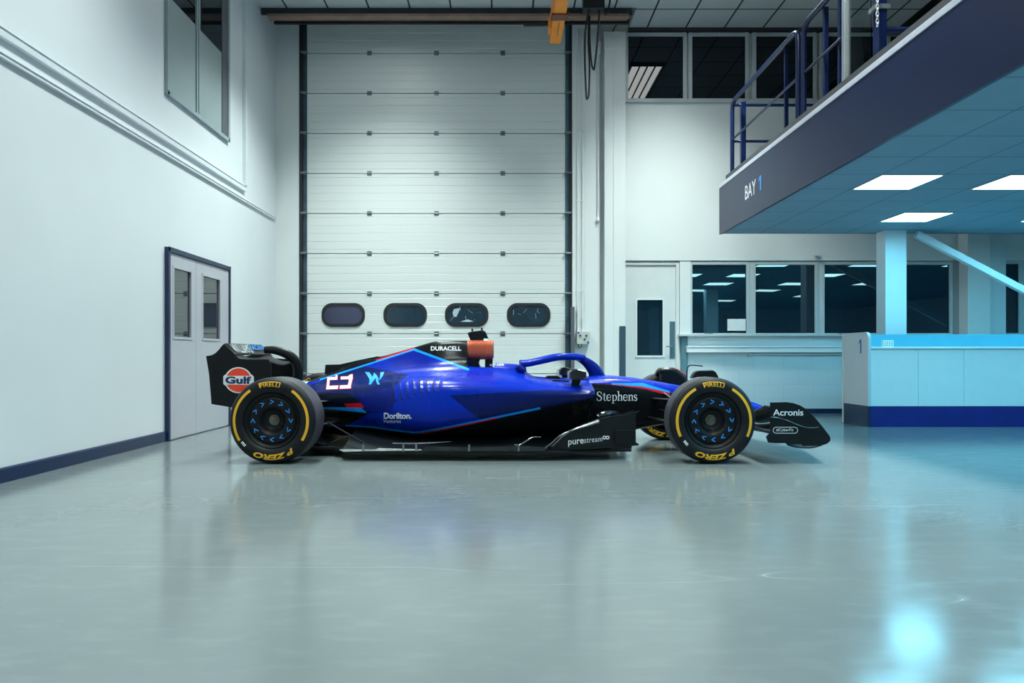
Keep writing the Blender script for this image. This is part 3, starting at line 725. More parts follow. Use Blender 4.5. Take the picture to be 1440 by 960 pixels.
t = thing('desk_card', 'small white card block standing on the counter ledge', 'card', (P3(1247, 487, 9.4).x, 9.4, 1.013))
xa, xb_ = P3(1241, 0, 9.4).x, P3(1255.5, 0, 9.4).x
MB().box(xa, xb_, 9.38, 9.43, 1.0135, 1.10).build('block', M['paper'], t, bevel=0.003)
b = MB()
for k in range(3):
    for j in range(4): b.box(xa+0.012+j*0.03, xa+0.030+j*0.03, 9.3785, 9.38, 1.028+k*0.022, 1.036+k*0.022)
b.build('printed_lines', M['ink'], t)

# ================================================================== RACE CAR
CAR = thing('race_car', 'blue and black open-wheel racing car with yellow-marked tyres, seen side on', 'race car', (0.2, 7.0, 0))
YC = 7.0
TR = 0.36
WR, WF = -1.925, 1.741        # axle positions

C_BLUE = (0.0010, 0.021, 0.36); C_NAVY = (0.003, 0.010, 0.085); C_MID = (0.004, 0.016, 0.25); C_BLACK = (0.006, 0.007, 0.009)
C_SKY = (0.010, 0.30, 0.90); C_RED = (0.62, 0.006, 0.015)
def above(nt, sep, a, b):
    """1 above the line a-b given in car X,Z (a left of b)"""
    (ax, az), (bx, bz) = a, b
    dx, dz = bx-ax, bz-az; L = math.hypot(dx, dz); nx, nz = -dz/L, dx/L
    c = -(nx*ax+nz*az); k = 400.0
    v = math_(nt, 'MULTIPLY_ADD', sep.outputs[0], nx*k, c*k+0.5)
    return math_(nt, 'MULTIPLY_ADD', sep.outputs[2], nz*k, v, clamp=True)
def polymask(nt, sep, pts):
    """convex outline, clockwise or counter-clockwise"""
    cx = sum(p[0] for p in pts)/len(pts); cz = sum(p[1] for p in pts)/len(pts)
    tot = None; n = len(pts)
    for i in range(n):
        a, b = pts[i], pts[(i+1) % n]
        s = (b[0]-a[0])*(cz-a[1])-(b[1]-a[1])*(cx-a[0])
        if s < 0: a, b = b, a
        m = above(nt, sep, a, b); tot = m if tot is None else math_(nt, 'MINIMUM', tot, m)
    return tot
def carpaint(name, base, layers, rough=0.30):
    m, nt, p = newmat(name)
    tc = N(nt, 'ShaderNodeTexCoord'); add = N(nt, 'ShaderNodeVectorMath', operation='ADD'); nt.links.new(tc.outputs['Object'], add.inputs[0])
    add.inputs[1].default_value = (CAR.location.x, CAR.location.y, 0)
    sep = N(nt, 'ShaderNodeSeparateXYZ'); nt.links.new(add.outputs[0], sep.inputs[0])
    col = mix(nt, 0.0, base, base)
    for pts, c in layers:
        col = mix(nt, pts(nt, sep) if callable(pts) else polymask(nt, sep, pts), col, c)
    nt.links.new(col, p.inputs['Base Color'])
    f = noise(nt, 5, 2)
    nt.links.new(ramp(nt, f, 0, 1, rough-0.04, rough+0.04), p.inputs['Roughness'])
    p.inputs['Coat Weight'].default_value = 0.10; p.inputs['Coat Roughness'].default_value = 0.10; p.inputs['Specular IOR Level'].default_value = 0.10
    return m
M['carbon'] = mat('black_carbon', (0.004, 0.006, 0.008), 0.34, var=0.15, scale=30, spec=0.35)
M['carbon_matt'] = mat('matt_black_carbon', (0.005, 0.006, 0.008), 0.45, var=0.15, scale=30, spec=0.22)
M['gloss_carbon'] = mat('gloss_carbon', (0.008, 0.010, 0.013), 0.22, var=0.2, scale=20, coat=0.5)
M['car_blue'] = mat('car_blue_paint', C_BLUE, 0.27, var=0.03, coat=0.12, spec=0.15)
M['car_blue_dark'] = mat('car_dark_blue_paint', (0.002, 0.013, 0.20), 0.28, var=0.03, coat=0.12, spec=0.15)
M['car_sky'] = mat('car_light_blue', C_SKY, 0.35, var=0.02)
M['car_red'] = mat('car_red', C_RED, 0.35, var=0.02)
M['car_white'] = mat('car_white_vinyl', (0.74, 0.78, 0.82), 0.4, var=0.02)
M['tunnel'] = mat('satin_floor_carbon', (0.004, 0.006, 0.008), 0.42, var=0.2, scale=20, spec=0.22)
M['gloss_lip'] = mat('pale_gloss_lip', (0.20, 0.21, 0.23), 0.22, 0.7, var=0.3, scale=12)
M['edge_gloss'] = mat('gloss_edge_carbon', (0.03, 0.034, 0.038), 0.22, 0.3, var=0.3, scale=12)
M['copper'] = mat('copper_airbox', (0.62, 0.135, 0.062), 0.36, 0.25, var=0.05, coat=0.3)
M['yellow'] = mat('tyre_yellow_print', (0.80, 0.42, 0.015), 0.55, var=0.05)
def tyre_mat():
    m, nt, p = newmat('tyre_rubber')
    c = objcoord(nt); f = noise(nt, 9, 4, c)
    nt.links.new(mix(nt, ramp(nt, f, 0.35, 0.7, 0, 1), (0.005, 0.006, 0.008), (0.010, 0.011, 0.014)), p.inputs['Base Color'])
    p.inputs['Roughness'].default_value = 0.55; p.inputs['Specular IOR Level'].default_value = 0.25; bump(nt, p, noise(nt, 90, 3, c), 0.15, 0.002); return m
M['tyre'] = tyre_mat()
def tread_mat():
    m, nt, p = newmat('worn_tyre_tread')
    c = objcoord(nt); f = noise(nt, 7, 5, c)
    nt.links.new(mix(nt, ramp(nt, f, 0.3, 0.75, 0, 1), (0.024, 0.025, 0.034), (0.065, 0.060, 0.080)), p.inputs['Base Color'])
    p.inputs['Roughness'].default_value = 0.6; bump(nt, p, noise(nt, 60, 4, c), 0.3, 0.003); return m
M['tread'] = tread_mat()

# ---------------------------------------------------------------- lofted bodies
def pchip(xs, ys, x):
    xs = np.asarray(xs, float); ys = np.asarray(ys, float); h = np.diff(xs); d = np.diff(ys)/h; m = np.zeros(len(xs))
    for i in range(1, len(xs)-1):
        if d[i-1]*d[i] > 0:
            w1 = 2*h[i]+h[i-1]; w2 = h[i]+2*h[i-1]; m[i] = (w1+w2)/(w1/d[i-1]+w2/d[i])
    m[0] = d[0]; m[-1] = d[-1]
    i = np.clip(np.searchsorted(xs, x)-1, 0, len(h)-1); t = (x-xs[i])/h[i]
    return (2*t**3-3*t**2+1)*ys[i]+(t**3-2*t**2+t)*h[i]*m[i]+(-2*t**3+3*t**2)*ys[i+1]+(t**3-t**2)*h[i]*m[i+1]
def crom(pts, n):
    out = []
    for i in range(len(pts)-1):
        p0, p1, p2, p3 = [np.array(pts[max(0, min(len(pts)-1, j))]) for j in (i-1, i, i+1, i+2)]
        for k in range(n):
            t = k/n; out.append(tuple(0.5*((2*p1)+(p2-p0)*t+(2*p0-5*p1+4*p2-p3)*t*t+(3*p1-p0-3*p2+p3)*t**3)))
    out.append(tuple(pts[-1])); return out
def loft_rows(st, dx=0.02, n=5):
    xs = [s[0] for s in st]; P = len(st[0][1]); rows = []
    grid = sorted(set([round(x, 5) for x in np.arange(xs[0], xs[-1], dx)]+xs))
    for x in grid:
        half = [(pchip(xs, [s[1][j][0] for s in st], x), pchip(xs, [s[1][j][1] for s in st], x)) for j in range(P)]
        h = [(max(0, a), z) for a, z in crom(half, n)]
        near = [(x, YC-a, z) for a, z in h]; far = [(x, YC+a, z) for a, z in h[-2:0:-1]]
        rows.append(near+far)
    return rows
def loft(name, st, m, parent, dx=0.02, n=5, smooth=True, angle=50):
    rows = loft_rows(st, dx, n); b = MB(); b.grid(rows, closed=True)
    k = len(rows[0]); b.add(rows[0], [tuple(range(k))]); b.add(rows[-1], [tuple(range(k-1, -1, -1))], mi=1 if isinstance(m, list) and len(m) > 1 else 0)
    o = b.build(name, m, parent, smooth=smooth, angle=angle)
    t = BVHTree.FromPolygons([Vector(v) for v in b.v], b.f)
    return o, t

body_st = [
 (-2.02, [(0, .60), (.03, .595), (.06, .57), (.08, .54), (.10, .51), (.11, .48), (.115, .45), (.11, .42), (.10, .39), (.08, .36), (.05, .33), (0, .32)]),
 (-1.72, [(0, .715), (.03, .705), (.07, .67), (.12, .63), (.18, .59), (.235, .545), (.25, .50), (.25, .45), (.22, .39), (.16, .32), (.12, .22), (0, .15)]),
 (-1.41, [(0, .845), (.025, .83), (.06, .77), (.12, .71), (.20, .66), (.30, .62), (.355, .56), (.375, .48), (.35, .39), (.28, .31), (.20, .20), (0, .12)]),
 (-1.126, [(0, .905), (.03, .885), (.075, .82), (.14, .745), (.24, .695), (.40, .66), (.49, .60), (.52, .49), (.51, .36), (.42, .26), (.28, .17), (0, .1)]),
 (-.852, [(0, .985), (.035, .965), (.085, .87), (.15, .78), (.27, .725), (.48, .69), (.60, .62), (.64, .50), (.635, .34), (.53, .235), (.35, .15), (0, .1)]),
 (-.60, [(0, 1.044), (.06, 1.03), (.11, .94), (.17, .82), (.29, .745), (.52, .705), (.66, .635), (.70, .51), (.70, .33), (.58, .23), (.38, .14), (0, .1)]),
 (-.345, [(0, 1.046), (.085, 1.035), (.135, .95), (.18, .84), (.30, .755), (.52, .71), (.68, .645), (.72, .53), (.72, .37), (.60, .25), (.40, .15), (0, .1)]),
 (-.330, [(0, .80), (.085, .80), (.16, .80), (.19, .795), (.30, .755), (.52, .71), (.68, .645), (.72, .53), (.72, .37), (.60, .25), (.40, .15), (0, .1)]),
 (-.10, [(0, .79), (.09, .79), (.17, .79), (.21, .785), (.30, .752), (.52, .705), (.68, .645), (.725, .54), (.72, .40), (.60, .27), (.40, .16), (0, .1)]),
 (.03, [(0, .79), (.09, .79), (.18, .79), (.23, .785), (.31, .745), (.52, .70), (.68, .64), (.73, .545), (.715, .42), (.59, .29), (.40, .17), (0, .1)]),
 (.20, [(0, .75), (.10, .75), (.20, .76), (.25, .755), (.33, .72), (.52, .69), (.67, .635), (.73, .55), (.705, .44), (.58, .31), (.40, .18), (0, .1)]),
 (.31, [(0, .45), (.14, .45), (.21, .60), (.245, .69), (.30, .685), (.50, .675), (.66, .63), (.73, .555), (.70, .455), (.57, .33), (.40, .19), (0, .1)]),
 (.55, [(0, .42), (.15, .42), (.215, .60), (.245, .678), (.30, .672), (.48, .655), (.65, .62), (.73, .56), (.69, .48), (.55, .36), (.40, .2), (0, .1)]),
 (.76, [(0, .42), (.15, .42), (.215, .60), (.245, .672), (.30, .666), (.46, .645), (.63, .61), (.71, .565), (.66, .50), (.52, .42), (.38, .25), (0, .1)]),
 (.80, [(0, .42), (.15, .42), (.21, .59), (.24, .66), (.30, .655), (.44, .635), (.60, .60), (.67, .565), (.62, .515), (.50, .45), (.36, .3), (0, .12)]),
]
_rows = loft_rows(body_st, 0.03, 4); _b = MB(); _b.grid(_rows, closed=True)
BODY = BVHTree.FromPolygons([Vector(v) for v in _b.v], _b.f)
def hitpx(bvh, px, py, dflt=6.4):
    o = Vector((0, 0, H)); d = Vector(((px-VX)/F, 1, (VY-py)/F)).normalized()
    h = bvh.ray_cast(o, d)[0]
    return h if h is not None else P3(px, py, dflt)
def bx(px, py, dflt=6.55):
    h = hitpx(BODY, px, py, dflt); return (h.x, h.z)
def Z2(*pts): return [bx(*p) for p in pts]
PXA, PXB, PXC = (440, 536.5), (584, 490.5), (661, 518.5)
A0, B0, C0 = bx(*PXA), (-0.852, .966), bx(660, 518.5)
A0 = (-1.76, .675)
def black_top(nt, sep):
    a = above(nt, sep, A0, B0); b = above(nt, sep, B0, C0); u = math_(nt, 'MAXIMUM', a, b)
    lim = math_(nt, 'LESS_THAN', sep.outputs[0], -0.335)
    return math_(nt, 'MULTIPLY', u, lim)
def band(a, b, off0, off1):
    """band between two offsets (metres, + is up) of the line a-b"""
    dx, dz = b[0]-a[0], b[1]-a[1]; L = math.hypot(dx, dz); nx, nz = -dz/L, dx/L
    return [(a[0]+nx*off0, a[1]+nz*off0), (b[0]+nx*off0, b[1]+nz*off0), (b[0]+nx*off1, b[1]+nz*off1), (a[0]+nx*off1, a[1]+nz*off1)]
L1, L2, L3, L4 = bx(486, 599), bx(523, 601), bx(585, 609), bx(760, 574.5)
L5 = (bx(836, 559)[0], bx(825, 561.5)[1])
def black_low(nt, sep):
    a = above(nt, sep, L1, L2); b = above(nt, sep, L2, L3); c = above(nt, sep, L3, L4)
    blue = math_(nt, 'MINIMUM', math_(nt, 'MAXIMUM', a, b), c)
    return math_(nt, 'SUBTRACT', 1.0, blue)
T1, T2 = bx(486, 599), bx(519, 581)
layers = [
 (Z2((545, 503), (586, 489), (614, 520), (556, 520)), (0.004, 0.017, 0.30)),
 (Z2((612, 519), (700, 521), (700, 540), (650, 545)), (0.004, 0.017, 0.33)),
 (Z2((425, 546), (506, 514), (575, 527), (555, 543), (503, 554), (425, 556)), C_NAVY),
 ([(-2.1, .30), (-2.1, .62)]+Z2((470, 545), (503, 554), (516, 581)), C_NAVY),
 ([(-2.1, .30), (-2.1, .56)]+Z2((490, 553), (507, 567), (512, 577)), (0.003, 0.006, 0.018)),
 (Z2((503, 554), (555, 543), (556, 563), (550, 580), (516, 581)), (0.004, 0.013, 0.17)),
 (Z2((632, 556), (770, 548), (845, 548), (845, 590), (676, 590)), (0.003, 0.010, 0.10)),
 (black_low, C_BLACK),
 ([(-2.1, .33), (-2.1, T2[1]+0.015), (T2[0], T2[1]+0.015), (T2[0], T2[1]), (T1[0], T1[1])], C_BLACK),
 (Z2((425, 572), (508, 573), (516, 580.5), (457, 575)), C_SKY),
 (Z2((484, 567.5), (507.5, 566.5), (512, 573), (488, 572.8)), C_RED),
 (band(L1, L2, -0.002, 0.012), C_SKY), (band(L2, L3, -0.004, 0.016), C_SKY), (band(L3, L4, -0.004, 0.016), C_SKY),
 (band((L3[0]+0.03, L3[1]+0.003), bx(700, 586), -0.016, -0.004), C_RED),
 (black_top, C_BLACK),
 (band(A0, B0, -0.012, 0.004), C_SKY),
 (band(B0, C0, -0.018, 0.004), C_SKY),
 (band((-1.22, A0[1]+(B0[1]-A0[1])*(-1.22-A0[0])/(B0[0]-A0[0])), B0, 0.004, 0.016), C_RED),
]
M['livery'] = carpaint('bodywork_livery', C_BLUE, layers, 0.27)
bodywork, BVH_B = loft('bodywork', body_st, [M['livery'], M['carbon_matt']], CAR, dx=0.02, n=5)

# chassis and nose
ch_st = [
 (.795, [(0, .70), (.10, .70), (.20, .69), (.285, .655), (.31, .56), (.30, .38), (.25, .22), (0, .15)]),
 (.98, [(0, .712), (.09, .71), (.18, .698), (.255, .655), (.285, .55), (.275, .38), (.24, .2), (0, .15)]),
 (1.175, [(0, .698), (.08, .696), (.16, .684), (.225, .645), (.255, .54), (.25, .38), (.22, .22), (0, .17)]),
 (1.345, [(0, .674), (.07, .672), (.14, .66), (.20, .625), (.23, .53), (.23, .38), (.20, .25), (0, .2)]),
 (1.68, [(0, .618), (.06, .616), (.12, .605), (.17, .575), (.195, .50), (.195, .40), (.17, .29), (0, .26)]),
 (2.05, [(0, .545), (.055, .543), (.105, .533), (.145, .51), (.165, .46), (.165, .41), (.14, .345), (0, .33)]),
 (2.386, [(0, .458), (.05, .456), (.095, .447), (.13, .43), (.145, .405), (.145, .385), (.12, .355), (0, .345)]),
 (2.567, [(0, .385), (.045, .383), (.085, .377), (.12, .365), (.135, .35), (.135, .34), (.11, .32), (0, .31)]),
 (2.76, [(0, .285), (.045, .284), (.085, .28), (.115, .27), (.13, .255), (.13, .245), (.11, .225), (0, .215)]),
 (2.86, [(0, .225), (.03, .224), (.06, .222), (.085, .216), (.095, .21), (.095, .204), (.08, .195), (0, .19)]),
]
_r = loft_rows(ch_st, 0.04, 4); _b = MB(); _b.grid(_r, closed=True); CH = BVHTree.FromPolygons([Vector(v) for v in _b.v], _b.f)
def cx_(px, py): h = hitpx(CH, px, py, 6.75); return (h.x, h.z)
R0, R1, R2 = cx_(848, 539.6), cx_(904, 541), cx_(942, 552)
def ch_black(nt, sep):
    a = above(nt, sep, R0, R1); b = above(nt, sep, R1, R2)
    blk = math_(nt, 'SUBTRACT', 1.0, math_(nt, 'MAXIMUM', a, b))
    return math_(nt, 'MULTIPLY', blk, math_(nt, 'LESS_THAN', sep.outputs[0], 2.0))
S0, S1, S2 = cx_(870, 538.6), cx_(904, 538.4), cx_(942, 549.6)
Q1, Q2 = cx_(904, 543.8), cx_(942, 551.9)
q0, q1, q2 = cx_(855, 540), cx_(904, 546.2), cx_(942, 556)
lay2 = [(ch_black, C_BLACK),
 ([cx_(860, 538.5), S1, Q1, cx_(860, 540.8)], C_SKY), ([S1, S2, Q2, Q1], C_SKY),
 ([cx_(852, 539.8), cx_(904, 543.6), q1], C_RED), ([Q1, Q2, q2, q1], C_RED),
 ([(1.95, 0), (2.9, 0), (2.9, .18), (2.4, .31), (1.95, .40)], C_BLACK)]
M['nose_livery'] = carpaint('nose_livery', C_BLUE, lay2, 0.27)
chassis, BVH_C = loft('chassis_and_nose', ch_st, [M['nose_livery']], CAR, dx=0.03, n=5)

# ---------------------------------------------------------------- decals
def decal(name, v, f, quad, bvh, m, parent, maxlen=0.12, off=0.0025, surf=None):
    """v in the unit box; quad = photo pixels of the (left-bottom, right-bottom, right-top, left-top) corners, read once as car X,Z
    on the surface, then laid onto the surface along the car's sideways axis"""
    c = [(hitpx(bvh, *q) if surf is None else P3(q[0], q[1], surf)) for q in quad]
    v, f = refine(v, f, maxlen); vs = []
    yprev = None
    for (u, w_) in v:
        p = (c[0]*(1-u)+c[1]*u)*(1-w_)+(c[3]*(1-u)+c[2]*u)*w_
        if surf is not None: vs.append(Vector((p.x, surf-off, p.z))); continue
        h = bvh.ray_cast(Vector((p.x, 5.0, p.z)), Vector((0, 1, 0)))
        y = h[0].y if h[0] is not None else p.y
        n = h[1] if h[0] is not None else Vector((0, -1, 0))
        if n.y > 0: n = -n
        vs.append(Vector((p.x, y, p.z))+n*off)
    b = MB(); b.add(vs, f); return b.build(name, m, parent)
def q4(x0, x1, y0, y1, sl=0.0, dy=0.0):
    """pixel box, y0 top, y1 bottom; dy raises the right end"""
    return [(x0, y1), (x1, y1-dy), (x1+sl, y0-dy), (x0+sl, y0)]
v, f = text2d('DURACELL', bold=0.025); decal('sponsor_lettering', v, f, q4(606, 648.5, 486.8, 493), BVH_B, M['car_white'], bodywork).__setitem__('label', 'white capital lettering on the black engine cover')
# W mark of four strokes
def W_mark():
    P = [[(0, 1), (.23, .98), (.37, .46), (.24, .26)],
         [(.21, .02), (.33, .02), (.585, .66), (.48, .95)], [(.48, .95), (.40, .74), (.28, .40), (.21, .02)][::-1], [(.43, .80), (.55, .80), (.79, .02), (.66, .02)],
         [(.71, .44), (.78, .50), (1.0, 1.0), (.80, .98)], [(.71, .44), (.72, .30), (.86, .62), (1.0, 1.0)]]
    return poly2d(P)
W = W_mark()
decal('team_mark', *W, q4(513, 540.5, 523, 541), BVH_B, M['car_sky'], bodywork, maxlen=0.2).__setitem__('label', 'light blue W mark')
# number 23, blocky slanted digits, red outline below
def block_digits(gr):
    t = 0.2; P = []
    def R(x0, x1, z0, z1): P.append([(x0-gr, z0-gr*1.6), (x1+gr, z0-gr*1.6), (x1+gr, z1+gr*1.6), (x0-gr, z1+gr*1.6)])
    # the digits lie turned backwards along the cover: two open C shapes
    R(0.00, .09, .0, .86); R(.09, .46, .0, .22); R(.09, .40, .66, .86); R(.33, .40, .66, 1.0)
    R(.54, .92, .0, .22); R(.86, .97, .0, .95); R(.54, .86, .66, .86); R(.54, .61, .66, .86); R(.92, .99, .62, 1.0)
    return poly2d(P)
decal('number_outline', *block_digits(.022), q4(459, 494.5, 528, 547.5, 1.5, 1.5), BVH_B, M['car_red'], bodywork, maxlen=0.2, off=0.002).__setitem__('label', 'red outline of the race number')
decal('race_number', *block_digits(0), q4(459, 494.5, 528, 547.5, 1.5, 1.5), BVH_B, M['car_white'], bodywork, maxlen=0.2, off=0.0035).__setitem__('label', 'white race number 23')
v, f = text2d('Dorilton.', bold=0.03, spacing=0.95); decal('sponsor_lettering', v, f, q4(540, 579, 580, 588.6), BVH_B, M['car_white'], bodywork).__setitem__('label', 'white bold lettering low on the sidepod')
v, f = text2d('Ventures', bold=0.0, spacing=0.95); decal('sponsor_lettering', v, f, q4(539, 564, 589.4, 594.3), BVH_B, M['car_white'], bodywork).__setitem__('label', 'small white lettering low on the sidepod')

def ribbon(pts, ws, n=6):
    pts = [(*p, 0) for p in pts]; P = smooth_path(pts, n) if len(pts) > 2 else [Vector(p) for p in pts]
    out = []; m = len(P); wsx = np.interp(np.linspace(0, 1, m), np.linspace(0, 1, len(ws)), ws)
    L = []; R = []
    for i, p in enumerate(P):
        t = (P[min(i+1, m-1)]-P[max(i-1, 0)]).normalized(); q = Vector((-t.y, t.x, 0))
        L.append(p+q*wsx[i]/2); R.append(p-q*wsx[i]/2)
    for i in range(m-1): out.append([(L[i].x, L[i].y), (L[i+1].x, L[i+1].y), (R[i+1].x, R[i+1].y), (R[i].x, R[i].y)])
    return out
def serif_word():
    """S t e p h e n s drawn from thick and thin strokes with flat serifs"""
    TK, TN = .085, .035; x = 0; P = []
    def put(strokes, adv):
        nonlocal x
        for q in strokes: P.extend([[(a+x, c) for a, c in pol] for pol in q])
        x += adv
    def rect(a, c, d, e): return [[(a, d), (c, d), (c, e), (a, e)]]
    def bowl(cx, cy, rx, ry, a0, a1, w): return ribbon([(cx+rx*math.cos(a0+(a1-a0)*i/8), cy+ry*math.sin(a0+(a1-a0)*i/8)) for i in range(9)], w, 3)
    S = lambda k, xo=0: [ribbon([(k*.42+xo, k*.56), (k*.34+xo, k*.68), (k*.22+xo, k*.70), (k*.10+xo, k*.62), (k*.09+xo, k*.50), (k*.20+xo, k*.40), (k*.36+xo, k*.31), (k*.43+xo, k*.18), (k*.37+xo, k*.05), (k*.24+xo, -.005), (k*.12+xo, k*.04), (k*.04+xo, k*.18)], [TN, TN, TN*1.2, TK*.8, TK, TK*1.1, TK*1.1, TK, TK*.8, TN*1.2, TN, TN]),
        rect(k*.40+xo, k*.43+xo, k*.50, k*.69), rect(k*.035+xo, k*.065+xo, 0, k*.22)]
    put(S(1), .53)
    put([rect(.10, .10+TK*.9, .07, .60), rect(0, .30, .44, .47), ribbon([(.145, .09), (.17, .02), (.23, .0), (.31, .05)], [TK*.8, TK*.6, TN, TN])], .33)
    E = lambda: [bowl(.22, .235, .175, .235, 0.05, PI, [TN, TN*1.1, TN*1.3, TK*.9, TK]), bowl(.22, .235, .175, .235, PI, 1.85*PI, [TK, TK*.9, TN*1.4, TN]), rect(.06, .40, .235, .235+TN)]
    put(E(), .44)
    put([rect(.10, .10+TK, -.22, .45), rect(.03, .27, -.22, -.22+TN), rect(.02, .12, .42, .45), bowl(.27, .23, .17, .22, PI*.85, -PI*.85, [TN, TN*1.2, TK, TK, TN*1.2, TN])], .50)
    H_ = lambda top: [rect(.08, .08+TK, 0, top), rect(.01, .24, 0, TN), rect(.0, .10, top-TN, top), ribbon([(.165, .34), (.23, .43), (.30, .45), (.36, .41), (.385, .33), (.385, .0)], [TN, TN*1.2, TN*1.5, TK*.9, TK, TK]), rect(.31, .47, 0, TN)]
    put(H_(.74), .50); put(E(), .44); put(H_(.46), .50); put(S(.66), .30)
    v = []; f = []
    for p in P: b0 = len(v); v += p; f.append(tuple(range(b0, b0+len(p))))
    v = np.array(v); lo = v.min(0); hi = v.max(0); return (v-lo)/(hi-lo), f
decal('sponsor_lettering', *serif_word(), q4(839, 896, 550, 567), BVH_C, M['car_white'], chassis, maxlen=0.3).__setitem__('label', 'white serif lettering on the black chassis side')
# row of slots on the sidepod flank
for i in range(8):
    px_ = 555.5+i*8.9; yt = 528+[0, 0, -0.5, 0, 1, 2.5, 3.5, 5][i]; ybm = [564.5, 563, 561, 556, 554, 552.5, 551, 549.5][i]
    pt, pb_ = hitpx(BVH_B, px_, yt), hitpx(BVH_B, px_, ybm)
    rows_f = []
    n = 8
    for side in (0, 1, 2):
        row = []
        for k in range(n+1):
            z = pt.z+(pb_.z-pt.z)*k/n; xx = pt.x+(pb_.x-pt.x)*k/n+(0, 0.010, 0.034)[side]
            h = BVH_B.ray_cast(Vector((xx, 5, z)), Vector((0, 1, 0)))[0]
            lift = (0.001, 0.005, 0.0)[side]*(math.sin(PI*k/n)**0.3 if 0 < k < n else 0)
            row.append((xx, h.y-lift-0.0006, z))
        rows_f.append(row)
    b = MB(); b.grid(rows_f[:2], mi=1); b.grid(rows_f[1:], mi=0)
    o = b.build('louvre', [M['livery'], M['black']], bodywork)
# dorsal fin at the rear of the cover
def flat_plate(name, pts, y, th, m, parent, bevel=0.0):
    b = MB(); b.prism(pts, 1, y-th/2, y+th/2); return b.build(name, m, parent, bevel=bevel)
def pxz(pts, Y): return [((a-VX)*Y/F, H+(VY-c)*Y/F) for a, c in pts]
flat_plate('dorsal_fin', pxz([(456.5, 526), (457.8, 512.6), (478, 512.2), (503, 506.5), (530, 501), (544, 501.5), (540, 510), (500, 530)], 7.0), 7.0, 0.012, M['carbon'], CAR)

# ---------------------------------------------------------------- airbox, pillar, camera pod
def rr_section(x, hy, z0, z1, r, n=5):
    return [(x, YC+a, c) for a, c in rrect(-hy, hy, z0, z1, r, n)]
rows = []; X0, X1 = -0.345, -0.095
zb, zt_ = 0.866, 1.047
rows.append(rr_section(X0, 0.115, zb, zt_, 0.06))
nr = 15
for i in range(nr*4+1):
    x = X0+(X1-X0)*i/(nr*4); ph = (i % 4)
    g = [0, .0035, .0035, 0][ph] if i > 2 else 0
    e = max(0, (i/(nr*4)-0.93)/0.07)*0.012
    rows.append(rr_section(x, 0.115+g-e, zb-g+e, zt_+g-e, 0.06))
b = MB(); b.grid(rows, closed=True); k = len(rows[0])
inner = [rr_section(X1, 0.092, zb+0.018, zt_-0.02, 0.045), rr_section(X1-0.10, 0.075, zb+0.03, zt_-0.03, 0.04)]
b.grid([rows[-1]]+inner, closed=True, mi=1); b.add(inner[-1], [tuple(range(len(inner[-1])))], mi=1)
airbox = b.build('airbox', [M['copper'], M['black']], CAR, smooth=True, angle=25, label='ribbed copper-orange airbox')
b = MB(); b.prism(pxz([(657.5, 504.5), (675.5, 504.5), (673.6, 509), (674.2, 513), (677, 516.6), (683, 517), (683, 519.5), (657.5, 519.5)], 7.0), 1, YC-0.075, YC+0.075)
b.build('roll_hoop_fairing', M['carbon'], CAR, bevel=0.006)
b = MB(); b.prism(pxz([(682.3, 504.5), (693, 504), (692.5, 519), (682, 519)], 7.0), 1, YC-0.055, YC+0.055); b.build('roll_hoop_pillar', M['carbon'], CAR, bevel=0.008)
# camera pod
t_ = MB(); t_.prism(pxz([(657.5, 468), (663, 466.2), (679, 464.0), (683, 466.5), (688, 479), (662, 479)], 7.0), 1, YC-0.06, YC+0.06)
pod = t_.build('camera_pod', M['carbon'], CAR, bevel=0.01)
for pts in ([(663.2, 467), (662.8, 462), (664.8, 461.6), (666, 466.5)], [(676, 465), (676.5, 461), (678.6, 460.6), (679.2, 464.5)]):
    flat_plate('antenna', pxz(pts, 7.0), 7.0, 0.014, M['black'], pod)
flat_plate('indicator_lamp', pxz([(680.5, 479), (680, 476), (685.5, 476), (688.5, 479)], 6.93), 6.932, 0.01, emit('green_lamp_glow', (0.15, 1.0, 0.65), 0.9), pod)
# headrest surround
hs = [
 (-.13, [(0, .86), (.06, .86), (.12, .845), (.16, .81), (.17, .77), (.17, .70), (0, .70)]),
 (-.085, [(0, .83), (.08, .83), (.15, .825), (.20, .80), (.22, .77), (.22, .70), (0, .70)]),
 (.0, [(0, .826), (.10, .826), (.18, .822), (.225, .80), (.245, .77), (.245, .70), (0, .70)]),
 (.10, [(0, .822), (.12, .822), (.20, .818), (.24, .80), (.26, .76), (.26, .68), (0, .68)]),
 (.18, [(0, .80), (.12, .80), (.21, .806), (.245, .79), (.265, .74), (.265, .66), (0, .66)]),
 (.215, [(0, .74), (.12, .74), (.20, .765), (.24, .76), (.258, .72), (.258, .66), (0, .66)]),
]
headrest, BVH_H = loft('headrest_surround', hs[1:], [M['car_blue'], M['carbon_matt']], CAR, dx=0.02, n=4)
v, f = text2d('ALEX ALBON', bold=0.02); decal('name_lettering', v, f, q4(687.5+1, 708.5, 511.6, 514.4), BVH_H, M['car_white'], headrest).__setitem__('label', 'tiny white name lettering')

